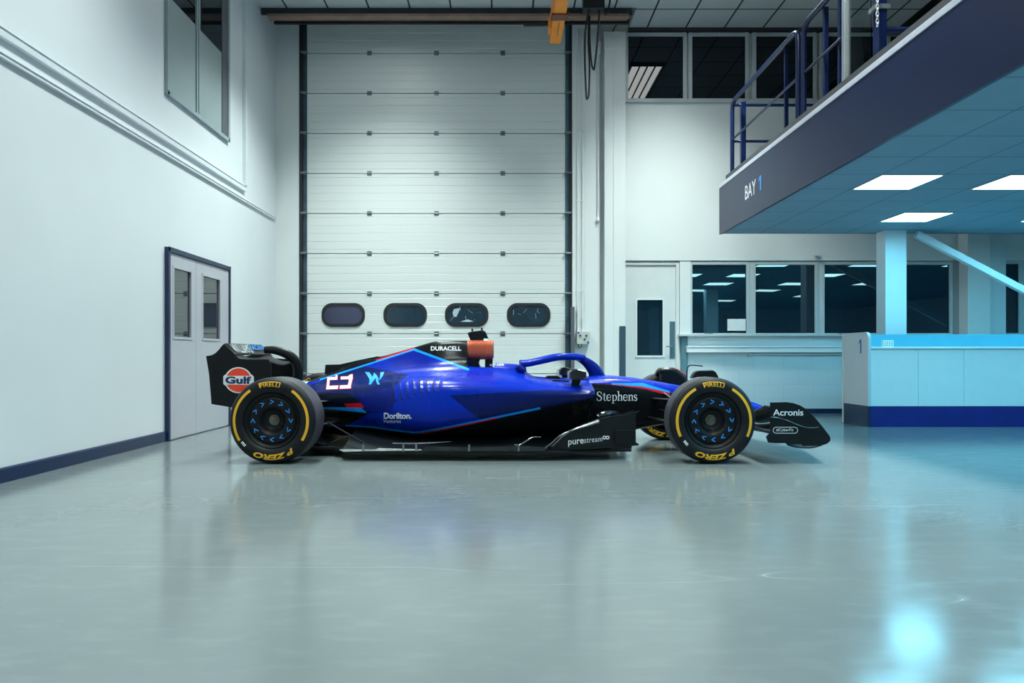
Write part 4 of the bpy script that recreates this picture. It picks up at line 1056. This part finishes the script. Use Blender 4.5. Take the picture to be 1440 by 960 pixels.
# ---------------------------------------------------------------- halo
pts = [P3(733, 511.5, 6.74), P3(745, 510.5, 6.72), P3(762, 507, 6.70), P3(782, 502.5, 6.71), P3(797, 501.2, 6.76), P3(809, 501.5, 6.85), P3(817, 502.5, 6.95), P3(819, 503, 7.0)]
near = smooth_path(pts, 8)
full = near+[Vector((p.x, 2*YC-p.y, p.z)) for p in near[-2::-1]]
m_ = len(full); rs = []
for i in range(m_):
    u = abs(i-(m_-1)/2)/((m_-1)/2); rs.append(0.030+0.008*(1-u)+0.006*max(0, u-0.8)*5)
b = MB(); b.tube(full, rs, 16, flat=0.95); halo = b.build('halo_hoop', M['car_blue'], CAR, smooth=True, angle=60)
pc = smooth_path([P3(812, 502, 7.0), P3(822, 507.5, 7.0), P3(830, 514, 7.0), P3(836.5, 522, 7.0), P3(840, 531, 7.0)], 8)
n_ = len(pc); rows = []
for i, p in enumerate(pc):
    t = (pc[min(i+1, n_-1)]-pc[max(i-1, 0)]).normalized(); nn = Vector((t.z, 0, -t.x)); u = i/(n_-1)
    ax = 0.030+0.050*u; ay = 0.050-0.025*u
    rows.append([p+nn*ax*math.cos(q)+Vector((0, 1, 0))*ay*math.sin(q) for q in [2*PI*k/20 for k in range(20)]])
b = MB(); b.grid(rows, closed=True); b.add(rows[-1], [tuple(range(20))]); b.add(rows[0], [tuple(range(20))])
b.build('halo_pylon', M['car_blue_dark'], CAR, smooth=True, angle=60)
b = MB(); b.tube([P3(729, 514, 6.73), P3(731, 517, 6.73), P3(738, 521, 6.72)], [0.035, 0.04, 0.03], 12); b.build('halo_mount', M['car_blue_dark'], CAR, smooth=True)

# cockpit interior: rim pad, seat back, steering wheel, windscreen lip, mirrors
b = MB(); b.prism(pxz([(767, 533), (767, 529.5), (770, 528), (784, 528), (787.5, 530.5), (788, 533)], 7.2), 1, 7.12, 7.26); b.build('cockpit_padding', M['carbon_matt'], CAR, bevel=0.006)
b = MB(); b.lathe_y([(0, 0)]+[(0.0, 0.0)], 0, 0, 0, 3) if False else None
sw = MB(); sw.prism(rrect(YC-0.14, YC+0.14, 0.56, 0.68, 0.04, 6), 0, 0.60, 0.625); sw.build('steering_wheel', M['carbon_matt'], CAR, bevel=0.006)
st = MB(); st.prism([(-0.05, .42), (.12, .42), (.16, .72), (-.02, .80)], 1, YC-0.17, YC+0.17); st.build('seat_back', M['carbon_matt'], CAR, bevel=0.02)
def mirror(sgn):
    Y0 = YC+sgn*0.58
    def pz(pts, Y=6.42): return pxz(pts, Y)
    hx = pz([(800, 523), (803.5, 519.5), (811, 518.5), (822.5, 521.5), (823, 529), (819, 534), (804, 533), (799, 530)])
    b = MB(); b.prism(hx, 1, Y0-0.11, Y0+0.11); o = b.build('mirror', M['gloss_carbon'], CAR, bevel=0.012, seg=3)
    g = MB(); g.box(hx[0][0]-0.006, hx[0][0]-0.001, Y0-0.085, Y0+0.085, .66+.035, .76); g.build('mirror_glass', M['alu'], o)
    s = MB(); s.prism(pz([(805, 533), (818, 533), (814, 543.5), (803, 543.5)]), 1, Y0-0.012+sgn*-0.03, Y0+0.012-sgn*0.03); s.build('mirror_stalk', M['carbon'], o, bevel=0.003)
    s = MB(); s.tube([(hx[5][0], Y0-sgn*0.05, .69), (hx[5][0]-.05, YC+sgn*0.27, .655)], 0.012, 8, flat=0.5); s.build('mirror_arm', M['carbon'], o, smooth=True)
    return o
mirror(-1); mirror(1)
b = MB(); b.prism(pxz([(776, 541), (776.5, 533.2), (800, 534.5), (800, 541)], 6.66), 1, 6.62, 6.70); b.build('mirror_base_panel', M['carbon'], CAR, bevel=0.004)
# pitot tube on the nose
b = MB(); b.tube(smooth_path([P3(965, 541, 7), P3(965.5, 530, 7), P3(966.5, 518, 7), P3(969.5, 514, 7), P3(975, 513.4, 7), P3(988, 514.6, 7)], 6), 0.006, 8); b.build('pitot_tube', M['black'], CAR, smooth=True)

# ---------------------------------------------------------------- wheels
def tyre_profile(w_):
    half = [(.232, .030), (.238, .016), (.250, .008), (.270, .002), (.295, .0), (.318, .003), (.334, .010), (.346, .022), (.354, .038), (.3585, .058), (.360, .085)]
    return half+[(r, w_-t) for r, t in half[::-1]]
def wheel(X, yface, w_, rot, lab, far=False, hub_side=1):
    """yface: outer side nearest the camera (near wheels) ; far wheels mirror it"""
    sg = -1 if far else 1
    def T(t): return sg*t
    prof = tyre_profile(w_); b = MB()
    P = prof; i0 = 9; i1 = len(P)-10
    b.lathe_y([(r, T(t)) for r, t in P[:i0+1]], X, TR, yface, 96, mi=0)
    b.lathe_y([(r, T(t)) for r, t in P[i0:i1+1]], X, TR, yface, 96, mi=1)
    b.lathe_y([(r, T(t)) for r, t in P[i1:]], X, TR, yface, 96, mi=0)
    b.lathe_y([(P[0][0], T(P[0][1])), (.225, T(.05)), (.225, T(w_-.05)), (P[-1][0], T(P[-1][1]))], X, TR, yface, 96, mi=0)
    ty = b.build('tyre', [M['tyre'], M['tread']], CAR, smooth=True, angle=50, label=lab)
    b = MB(); b.lathe_y([(r, T(t)) for r, t in [(.233, .030), (.226, .024), (.215, .030), (.208, .042), (.198, .044), (.190, .034), (.178, .030), (.130, .034), (.115, .040), (.100, .060), (.085, .085), (.060, .100), (.0, .104)]], X, TR, yface, 72)
    rim = b.build('wheel_cover', M['carbon_matt'], ty, smooth=True, angle=50)
    b = MB(); b.lathe_y([(r, T(t)) for r, t in [(0, .075), (.016, .075), (.018, .082), (.030, .084), (.034, .090), (.044, .092), (.046, .104)]], X, TR, yface, 24); b.build('wheel_nut', mat('dark_anodised_nut', (0.16, 0.15, 0.12), 0.3, 0.8, var=0.3, scale=60), ty, smooth=True)
    b = MB(); b.lathe_y([(.225, T(w_-.06)), (.10, T(w_-.09)), (0, T(w_-.09))], X, TR, yface, 48); b.build('brake_drum', M['carbon_matt'], ty, smooth=True)
    # twelve arrow marks round the cover
    b = MB()
    for k in range(12):
        a = rot+k*PI/6; c = Vector((X+.1545*math.cos(a), 0, TR+.1545*math.sin(a)))
        er = Vector((math.cos(a), 0, math.sin(a))); et = Vector((math.sin(a), 0, -math.cos(a)))  # clockwise
        tip = c+et*.016+er*.003
        for e in (c-et*.014+er*.019, c-et*.018-er*.014):
            d = (tip-e).normalized(); q = Vector((-d.z, 0, d.x))*.0036
            vs = [Vector((p.x, yface+T(.0283), p.z)) for p in (e-q, tip-q+d*.003, tip+q+d*.003, e+q)]
            b.add(vs, [(0, 1, 2, 3)])
    b.build('arrow_marks', M['sky_mark'], rim)
    return ty
M['sky_mark'] = mat('light_blue_print', (0.04, 0.30, 0.88), 0.45)
def side_t(r, w_):
    pr = tyre_profile(w_)[:11]; rs = [p[0] for p in pr]; ts = [p[1] for p in pr]
    return float(np.interp(r, rs, ts))
def sidewall_print(ty, X, yplane, w_, sg, arcs, name_a):
    """sg: +1 prints on the face towards the camera, lying just outside it"""
    Y = lambda r: yplane+sg*(side_t(r, w_)-0.0016)
    for a0, a1 in arcs:
        n = 40; rows = []
        for r in (.293, .300, .308, .3155):
            rows.append([(X+r*math.cos(math.radians(a0+(a1-a0)*k/n)), Y(r), TR+r*math.sin(math.radians(a0+(a1-a0)*k/n))) for k in range(n+1)])
        b = MB(); b.grid(rows); b.build('sidewall_stripe', M['yellow'], ty)
    def bent(v, f, amid, awid, r0, r1, nm, m):
        v, f = refine(v, f, 0.12); vs = []
        for u, q in v:
            a = math.radians(amid+awid/2-awid*u); r = r0+(r1-r0)*q
            vs.append((X+r*math.cos(a), Y(r), TR+r*math.sin(a)))
        b = MB(); b.add(vs, f); return b.build(nm, m, ty)
    v, f = text2d('PIRELLI', bold=0.012, spacing=1.0)
    v = np.array([(0.03+p[0]*0.97, p[1]*0.80) for p in v]); bar = [(0, .86), (1.0, .86), (1.0, 1.0), (0, 1.0)]; leg = [(0, 0), (.035, 0), (.035, 1), (0, 1)]
    vv = np.vstack([v, np.array(bar), np.array(leg)]); ff = list(f)+[tuple(range(len(v), len(v)+4)), tuple(range(len(v)+4, len(v)+8))]
    bent(vv, ff, name_a, 33, .285, .327, 'sidewall_lettering', M['yellow'])
    v, f = text2d('P ZERO', bold=0.045, shear=0.25, spacing=1.0); bent(v, f, name_a-177, 66, .278, .325, 'sidewall_lettering', M['yellow'])
    bent(*poly2d([[(0, 0), (1, 0), (1, .42), (0, .42)], [(0, .6), (1, .6), (1, 1), (0, 1)]]), name_a+128, 9, .285, .305, 'sidewall_label', M['car_white'])
YN = 6.0
tf = wheel(WF, YN, .305, 0.55, 'near front tyre with yellow arcs'); sidewall_print(tf, WF, YN, .305, 1, ((-25, 60), (119.5, 205)), 90)
tr = wheel(WR, YN, .405, 0.53, 'near rear tyre, wider, with yellow arcs'); sidewall_print(tr, WR, YN, .405, 1, ((-32, 55), (124, 212)), 92)
tf2 = wheel(WF, 8.0, .305, 0.2, 'far front tyre', far=True); sidewall_print(tf2, WF, 7.695, .305, 1, ((-15, 40), (150, 200)), 64)
tr2 = wheel(WR, 8.0, .405, 0.1, 'far rear tyre', far=True); sidewall_print(tr2, WR, 7.595, .405, 1, ((120, 205),), 125)
# wheel deflectors standing over the front tyres
dp = pxz([(971, 532), (973.5, 526.5), (976.5, 522.5), (981, 520.8), (1001, 520.4), (1004.5, 522.5), (1007, 526.5), (1009.5, 532.5), (1003, 530.2), (990, 529.2), (978, 530.0)], 6.27)
for sgn in (-1, 1):
    yc_ = YC+sgn*0.73; b = MB(); b.prism(dp, 1, yc_-.045, yc_+.045); b.build('wheel_deflector', M['carbon'], CAR, bevel=0.006)
# far tyre scoop-shaped deflector with red rim (seen left of the near front wheel)
sc_o = pxz([(925.5, 518.5), (934, 516.6), (941, 516.2), (947, 517.2), (953, 520), (958, 523.5), (963, 527.5), (968, 533), (966, 545), (930, 545), (927.5, 536), (928.3, 526)], 7.62)
b = MB(); b.prism(sc_o, 1, 7.60, 7.688); far_sc = b.build('wheel_scoop', M['carbon'], CAR, bevel=0.035, seg=4)
b = MB(); b.tube([P3(a, c, 7.598) for a, c in ((950, 518.4), (955, 521), (959, 524), (963, 527), (966, 530.5))], 0.006, 8); b.build('red_edge', M['car_red'], far_sc, smooth=True)

# ---------------------------------------------------------------- suspension
def arm(p, q, r=0.020, nm='suspension_arm', flat=0.45):
    b = MB(); b.tube([p, q], r, 10, flat=flat, up=(0, 0, 1)); return b.build(nm, M['carbon'], CAR, smooth=True)
for s in (-1, 1):
    g = lambda x, y, z: (x, YC+s*y, z)
    arm(g(1.38, .18, .50), g(1.70, .76, .50), .024); arm(g(1.98, .14, .49), g(1.76, .76, .50), .022)
    arm(g(1.34, .18, .33), g(1.70, .76, .27), .024); arm(g(1.96, .13, .33), g(1.76, .76, .27), .022)
    arm(g(1.50, .18, .56), g(1.72, .74, .34), .016, 'push_rod'); arm(g(1.45, .18, .40), g(1.62, .76, .37), .014, 'track_rod')
    b = MB(); b.box(WF-.10, WF+.10, YC+s*.70, YC+s*.86, .22, .50) if s > 0 else b.box(WF-.10, WF+.10, YC-.86, YC-.70, .22, .50)
    b.build('upright', M['carbon_matt'], CAR, bevel=0.02)
    # brake duct scoop at the inner side of the front wheel
    y_in, y_out = YC+s*.665, YC+s*.69
    b = MB(); b.prism(arc(WF, TR, .21, 0, 2*PI, 32)[:-1], 1, min(y_in, y_out), max(y_in, y_out)); b.build('brake_duct', M['carbon_matt'], CAR, bevel=0.006)
    arm(g(-1.55, .17, .47), g(-1.88, .62, .50), .024); arm(g(-2.12, .10, .50), g(-1.96, .62, .50), .022)
    arm(g(-1.50, .22, .30), g(-1.88, .62, .24), .026); arm(g(-2.15, .12, .30), g(-1.96, .62, .24), .022)
    arm(g(-1.62, .20, .52), g(-1.84, .62, .30), .016, 'pull_rod')
    y_in, y_out = YC+s*.55, YC+s*.60
    b = MB(); b.prism(arc(WR, TR, .21, 0, 2*PI, 32)[:-1], 1, min(y_in, y_out), max(y_in, y_out)); b.build('brake_duct', M['carbon_matt'], CAR, bevel=0.006)

# ---------------------------------------------------------------- floor, fences, diffuser
out = [(-2.28, .50), (-1.52, .52), (-1.44, .60), (-1.38, .74), (-1.1, .80), (0.45, .80), (0.8, .72), (1.12, .66), (1.16, .40), (1.12, .20)]
poly = [(x, YC-d) for x, d in out]+[(x, YC+d) for x, d in out[::-1]]
b = MB(); b.prism(poly, 2, 0.062, 0.088); fl = b.build('car_floor', M['carbon'], CAR, bevel=0.006, seg=2)
b = MB(); b.box(-1.6, 1.0, YC-.15, YC+.15, .035, .0615); b.build('plank', M['carbon_matt'], fl)
for s in (-1, 1):
    # raised edge wing in pale metal, its mounts and a stay
    yy = YC+s*.815
    b = MB(); b.prism([(-1.40, .100), (-1.36, .082), (-1.18, .088), (-0.70, .094), (-0.70, .101), (-1.02, .110), (-1.06, .112), (-1.10, .100)], 1, yy-.008, yy+.008)
    b.build('floor_edge_wing', mat('bare_pale_metal', (0.72, 0.76, 0.77), 0.3, 0.4, var=0.3, scale=14), fl)
    b = MB(); b.prism([(-.70, .088), (.35, .088), (.38, .115), (.20, .130), (-.30, .118), (-.66, .128)], 1, yy-.006, yy+.006); b.build('floor_edge_strip', M['edge_gloss'], fl)
    for x in (-1.20, -.86, -.75, -.30, .12): 
        b = MB(); b.box(x, x+.016, yy-.022, yy-.008, .088, .145) if s < 0 else b.box(x, x+.016, yy+.008, yy+.022, .088, .145); b.build('edge_mount', M['galv'], fl)
    arm((-1.60, YC+s*.42, .30), (-1.20, YC+s*.80, .155), .008, 'floor_stay', 1.0)
    # sculpted upper floor with shiny tunnels
    rows = []
    xs = np.linspace(-1.38, .95, 44)
    for d in (.20, .35, .48, .60, .70, .79):
        row = []
        for x in xs:
            u = (x+1.38)/2.33; base = .10+(.79-d)/.59*.12*(1-.4*u)
            bumpz = .05*math.exp(-((x-.45-(.79-d)*.5)/.10)**2)+.035*math.exp(-((x-.05-(.79-d)*.35)/.07)**2)+.10*math.exp(-((x-.90)/.16)**2)*(1.2-d)
            row.append((x, YC+s*d, base+bumpz*(.4+.6*(.8-d)/.6)))
        rows.append(row)
    b = MB(); b.grid(rows); b.build('tunnel_roof', M['tunnel'], fl, smooth=True, angle=80)
    yv = YC+s*.765
    ys_ = yy+s*-.03
    b = MB(); b.tube([(-.95, ys_, .150), (-.80, ys_, .148), (-.62, ys_, .152), (-.45, ys_, .165)], [.003, .006, .006, .002], 8); b.build('floor_rib', M['gloss_lip'], fl, smooth=True)
    rb = smooth_path([(.09, ys_, .135), (.14, ys_, .137), (.19, ys_, .165), (.245, ys_, .20), (.32, ys_, .205)], 5)
    b = MB(); b.tube(rb, [.004]+[.011]*(len(rb)-8)+[.007]*7, 8, flat=.7); b.build('floor_rib', M['gloss_lip'], fl, smooth=True)
    rb = smooth_path([(.355, ys_, .110), (.41, ys_, .150), (.47, ys_, .205), (.54, ys_, .245), (.62, ys_, .27)], 5)
    b = MB(); b.tube(rb, .008, 8, flat=.7); b.build('floor_rib', M['gloss_lip'], fl, smooth=True)
    # big outer fence at the front of the floor
    fp = pxz([(771, 633.5), (780, 625), (790, 614.5), (801, 606.5), (812, 602), (826, 597.5), (842, 593), (843, 588), (860, 585), (880, 582.5), (899, 577.5), (894, 582), (894, 626), (878, 629), (800, 632.5)], yv if s < 0 else 6.235)
    b = MB(); b.prism(fp, 1, yv-.006, yv+.006); fence = b.build('floor_fence', M['carbon'], fl, bevel=0.002)
    lip = pxz([(771, 633), (780, 625), (790, 614.5), (801, 606.5), (812, 602), (826, 597.5), (842, 592)], 6.235)
    b = MB(); b.tube([(x, yv+s*-.008, z) for x, z in lip], [.010, .014, .016, .018, .022, .028, .034], 12, flat=0.6); b.build('fence_lip', M['gloss_lip'] if 'gloss_lip' in M else M['gloss_carbon'], fl, smooth=True)
    b = MB(); b.prism(pxz([(864, 604.5), (893, 604.5), (894.5, 622.5), (898.5, 623.5), (898.5, 626.5), (870, 626.5), (866, 624)], 6.2), 1, yv-.03 if s < 0 else yv+.01, yv-.01 if s < 0 else yv+.03); b.build('fence_step', M['carbon_matt'], fl, bevel=0.003)
    for k, dd in enumerate((.60, .45, .30)):
        y2 = YC+s*dd; b = MB(); b.prism([(.62, .088), (1.13, .088), (1.15, .42-.02*k), (1.02, .36), (.80, .24)], 1, y2-.004, y2+.004); b.build('inner_fence', M['carbon'], fl)
    if s < 0: fence_near = fence
    # leading bulge between chassis and fence (shiny)
    b = MB(); pp = smooth_path([(.82, YC+s*.60, .36), (.90, YC+s*.56, .375), (.97, YC+s*.45, .37), (1.05, YC+s*.32, .36)], 6); b.tube(pp, [.03]*3+[.045]*(len(pp)-6)+[.03]*3, 14, flat=0.8); b.build('leading_bulge', M['gloss_carbon'], fl, smooth=True)
v, f = text2d('pure', bold=0.012); v1 = np.array([(p[0]*.455, p[1]) for p in v])
decal('sponsor_lettering', v1, f, [(799, 628.3), (847, 624), (847, 614), (799, 619)], None, M['car_white'], fence_near, surf=6.235-.007)['label'] = 'white word on the floor fence'
v, f = text2d('stream', bold=-0.004, spacing=1.08); v1 = np.array([(.47+p[0]*.53, .28+p[1]*.72) for p in v])
decal('sponsor_lettering', v1, f, [(799, 627.6), (847, 622.5), (847, 614.5), (799, 618)], None, M['car_white'], fence_near, surf=6.235-.007)['label'] = 'thinner white word on the floor fence'
rings = []
for cx0 in (.27, .73):
    o_ = [(cx0+.27*math.cos(a), .5+.5*math.sin(a)) for a in [2*PI*i/20 for i in range(21)]]; i_ = [(cx0+.13*math.cos(a), .5+.24*math.sin(a)) for a in [2*PI*i/20 for i in range(21)]]
    for i in range(20): rings.append([o_[i], o_[i+1], i_[i+1], i_[i]])
decal('sponsor_mark', *poly2d(rings), q4(847.3, 857, 612.3, 617.6), None, M['car_white'], fence_near, surf=6.235-.007)['label'] = 'white linked-ring mark'
# diffuser and tail
b = MB(); b.prism([(-2.30, .30), (-1.60, .09), (-1.60, .10), (-2.28, .34)], 1, YC-.50, YC+.50); df = b.build('diffuser', M['carbon'], CAR)
for k in (-.49, -.25, 0.0, .25, .49):
    b = MB(); b.prism([(-2.30, .08), (-1.75, .08), (-1.65, .10), (-2.29, .30)], 1, YC+k-.004, YC+k+.004); b.build('strake', M['carbon'], df)
b = MB(); b.prism([(-2.50, .36), (-2.50, .42), (-2.0, .50), (-2.0, .34)], 1, YC-.055, YC+.055); tail = b.build('crash_structure', M['carbon'], CAR, bevel=0.015)
b = MB(); b.prism([(-2.51, .365), (-2.51, .415), (-2.501, .415), (-2.501, .365)], 1, YC-.04, YC+.04); b.build('rain_light', mat('dark_red_lens', (0.15, 0.005, 0.005), 0.3), tail)
b = MB(); b.tube([(-1.80, YC, .60), (-2.16, YC, .63)], .05, 16, cap=False); ex = b.build('exhaust', M['galv'], CAR, smooth=True)
b = MB(); rows = [[(-2.45+.16*u, y_, .50-.06*u**2+.02*math.cos(y_*3)) for u in (0, .25, .5, .75, 1)] for y_ in np.linspace(YC-.48, YC+.48, 13)]; b.grid(rows)
bw = b.build('beam_wing', M['carbon'], CAR, smooth=True); bw.modifiers.new('thickness', 'SOLIDIFY').thickness = .012

# ---------------------------------------------------------------- rear wing
ep = pxz([(290, 500.5), (297.7, 499.3), (303.6, 496), (308, 491.5), (311.5, 487), (315.4, 483), (321, 488.5), (331, 498), (335, 504), (350, 505), (378, 505), (381, 512), (382, 530), (380, 582), (327, 572.7), (297.7, 568), (294.2, 525.5)], 6.5)
rw = []
for s in (-1, 1):
    y_ = YC+s*.50; b = MB(); b.prism(ep, 1, y_-.009, y_+.009); rw.append(b.build('rear_wing_endplate', M['carbon_matt'], CAR, bevel=0.004))
def wing(name, st, m, parent, th=0.010, span=.49, n=24, curve=None, sweep=0.0):
    """st: chord points (x, z) front to back; curve(d) gives dz for a lateral distance d"""
    rows = []
    cp = crom(st, 4)
    for y_ in np.linspace(-span, span, n+1):
        dz = curve(abs(y_)) if curve else 0
        rows.append([(x-sweep*(abs(y_)/span)**1.5, YC+y_, z+dz) for x, z in cp])
    b = MB(); b.grid(rows); o = b.build(name, m, parent, smooth=True, angle=80); sd = o.modifiers.new('thickness', 'SOLIDIFY'); sd.thickness = th; return o
flap = wing('rear_flap', [(-2.405, .905), (-2.44, .925), (-2.475, .96), (-2.503, 1.008)], M['carbon_matt'], CAR, .010)
mainp = wing('rear_main_plane', [(-2.13, .835), (-2.20, .822), (-2.30, .835), (-2.38, .865), (-2.425, .90)], M['carbon_matt'], CAR, .018, curve=lambda d: -.03*math.cos(min(d/.35, 1)*PI/2))
# flap lettering on its forward face
def flap_text(body, u0, u1, m, bold, z0=.0, z1=1.0, lab=None):
    v, f = text2d(body, bold=bold, spacing=1.15); v, f = refine(v, f, .2); vs = []
    for a, q in v:
        q = z0+(z1-z0)*q
        x = -2.428-(.068)*q; z = .922+.078*q
        # interpolate on the flap's own curve
        cp = crom([(-2.405, .905), (-2.44, .925), (-2.475, .96), (-2.503, 1.008)], 8)
        zz = .917+.080*q; xx = float(np.interp(zz, [p[1] for p in cp], [p[0] for p in cp]))
        vs.append((xx+.020, YC-.49+.98*(u0+(u1-u0)*a), zz+.012))
    b = MB(); b.add(vs, f); o = b.build('flap_lettering', m, flap); o['label'] = lab; return o
flap_text('WILLIAMS', .06, .52, M['car_white'], -.004, lab='white half of the flap lettering')
flap_text('RACING', .54, .96, M['cyan_vinyl'] if 'cyan_vinyl' in M else M['sky_vinyl'], .02, .38, 1.0, lab='light blue half of the flap lettering')
flap_text('RACING TEAM', .66, .96, M['sky_vinyl'], .0, .05, .28, lab='small light blue line of the flap lettering') if False else None
# swan-neck pylon
sp = smooth_path([P3(a, c, 7.0) for a, c in ((372, 492), (384, 492), (397, 495), (408, 500.5), (416, 509), (419, 520), (418.5, 534), (415, 556), (408, 585))], 8)
rows = []; n_ = len(sp)
for i, p in enumerate(sp):
    t = (sp[min(i+1, n_-1)]-sp[max(i-1, 0)]).normalized(); nn = Vector((-t.z, 0, t.x)); a_ = .034+.016*min(1, i/(n_*.5))
    rows.append([p+nn*a_*math.cos(q)+Vector((0, 1, 0))*.022*math.sin(q) for q in [2*PI*k/16 for k in range(16)]])
b = MB(); b.grid(rows, closed=True); b.add(rows[0], [tuple(range(16))]); b.add(rows[-1], [tuple(range(16))]); b.build('swan_neck_pylon', M['carbon'], CAR, smooth=True, angle=60)
# round oil-brand style emblem on the near endplate: orange-red disc, white band, dark lettering, blue outline
ge = rw[0]
def ell(cx, cy, rx, ry, n=40): return [(cx+rx*math.cos(2*PI*i/n), cy+ry*math.sin(2*PI*i/n)) for i in range(n)]
Y_E = 6.5-.010
def flatpx(name, polys, m, parent, Y, lab=None):
    b = MB()
    for p in polys: q = pxz(p, Y); b.add([(x, Y, z) for x, z in q], [tuple(range(len(q)))])
    o = b.build(name, m, parent)
    if lab: o['label'] = lab
    return o
cxe, cye = 335.3, 534.3
band_o = [(314, 529), (316.5, 526.5), (354, 526.5), (357, 529.5), (357, 540), (354, 543), (316.5, 542), (314, 539.5)]
flatpx('emblem_outline', [ell(cxe, cye, 19.6, 18.4), ], M['blue_pale'] if 'blue_pale' in M else M['car_white'], ge, Y_E-.001, 'pale outer ring of the round emblem')
flatpx('emblem_outline', [band_o], M['car_white'], ge, Y_E-.0012, 'pale band of the emblem')
flatpx('emblem_disc', [ell(cxe, cye, 17.6, 16.6)], mat('emblem_orange_red', (0.86, 0.055, 0.012), 0.4), ge, Y_E-.002, 'orange-red emblem disc')
flatpx('emblem_band', [[(315.5, 529.5), (318, 528.3), (353, 528.3), (355.5, 530), (355.5, 539.3), (353, 540.9), (318, 540.6), (315.5, 538.8)]], M['car_white'], ge, Y_E-.0028, 'white emblem band')
v, f = text2d('Gulf', bold=0.045, spacing=1.0, res=4)
decal('emblem_lettering', v, f, [(316.8, 539.2), (353.5, 539.8), (353.5, 529.2), (316.8, 529.0)], None, mat('emblem_navy', (0.006, 0.016, 0.09), 0.4), ge, surf=Y_E-.0012)['label'] = 'dark blue emblem lettering'

# ---------------------------------------------------------------- front wing
fe = pxz([(1082.8, 565.6), (1106, 565.1), (1115.6, 566.4), (1125, 569.7), (1134.3, 575.3), (1142, 583), (1149.3, 590.8), (1158, 601.5), (1166.3, 612.5), (1167.6, 616), (1167.4, 619.6), (1162.5, 624), (1153, 626.4), (1128.7, 626.8), (1127, 624.5), (1106.2, 624), (1104, 622.8), (1090.3, 623), (1080, 622), (1077.2, 613.7), (1082.8, 608)], 6.03)
fw = []
for s in (-1, 1):
    y_ = YC+s*.97; b = MB(); b.prism(fe, 1, y_-.007, y_+.007); fw.append(b.build('front_wing_endplate', M['carbon'], CAR, bevel=0.003))
ye = 6.03-.008
flap_line = smooth_path([P3(a, c, ye) for a, c in ((1084, 586.5), (1092, 587), (1104, 590), (1116, 595), (1128, 599.5), (1140, 601.5), (1151, 600.5))], 5)
b = MB(); b.tube(flap_line, .006, 8); b.build('endplate_ridge', M['gloss_carbon'], fw[0], smooth=True)
v, f = text2d('Acronis', bold=0.012, spacing=0.97, res=4); decal('sponsor_lettering', v, f, q4(1087, 1129.5, 575.2, 584.2), None, M['car_white'], fw[0], surf=ye)['label'] = 'white word on the front wing endplate'
v, f = text2d('#CyberFit', bold=0.0, spacing=0.97); decal('sponsor_lettering', v, f, q4(1091.5, 1115.5, 602, 607.3), None, M['car_white'], fw[0], surf=ye)['label'] = 'small white word in a rounded outline'
oo = [(a, c) for a, c in arc(1117.5, 604.7, 4.6, -PI/2, PI/2, 8)]+[(a, c) for a, c in arc(1091.5, 604.7, 4.6, PI/2, 1.5*PI, 8)]
ii = [(a, c) for a, c in arc(1117.5, 604.7, 3.9, -PI/2, PI/2, 8)]+[(a, c) for a, c in arc(1091.5, 604.7, 3.9, PI/2, 1.5*PI, 8)]
flatpx('lettering_outline', [[oo[i], oo[(i+1) % len(oo)], ii[(i+1) % len(ii)], ii[i]] for i in range(len(oo))], M['car_white'], fw[0], ye, 'thin white rounded outline')
def fwc(k):   # outboard ends of the upper elements rise
    return lambda d: (.015*k)*max(0, (d-.18)/.78)+(.10*k/3)*max(0, (d-.2)/.76)**1.5
els = [[(2.84, .150), (2.74, .128), (2.62, .135), (2.55, .155)], [(2.58, .170), (2.51, .178), (2.45, .205)], [(2.48, .220), (2.42, .232), (2.37, .262)], [(2.40, .275), (2.30, .305), (2.18, .345)]]
mains = []
for k, e in enumerate(els): mains.append(wing('front_wing_plane' if k == 0 else 'front_wing_flap', e, M['carbon'] if k < 3 else M['front_flap'] if 'front_flap' in M else M['gloss_carbon'], CAR, .010, span=.965, n=36, curve=fwc(k), sweep=(.19, .10, .06, .0)[k]))
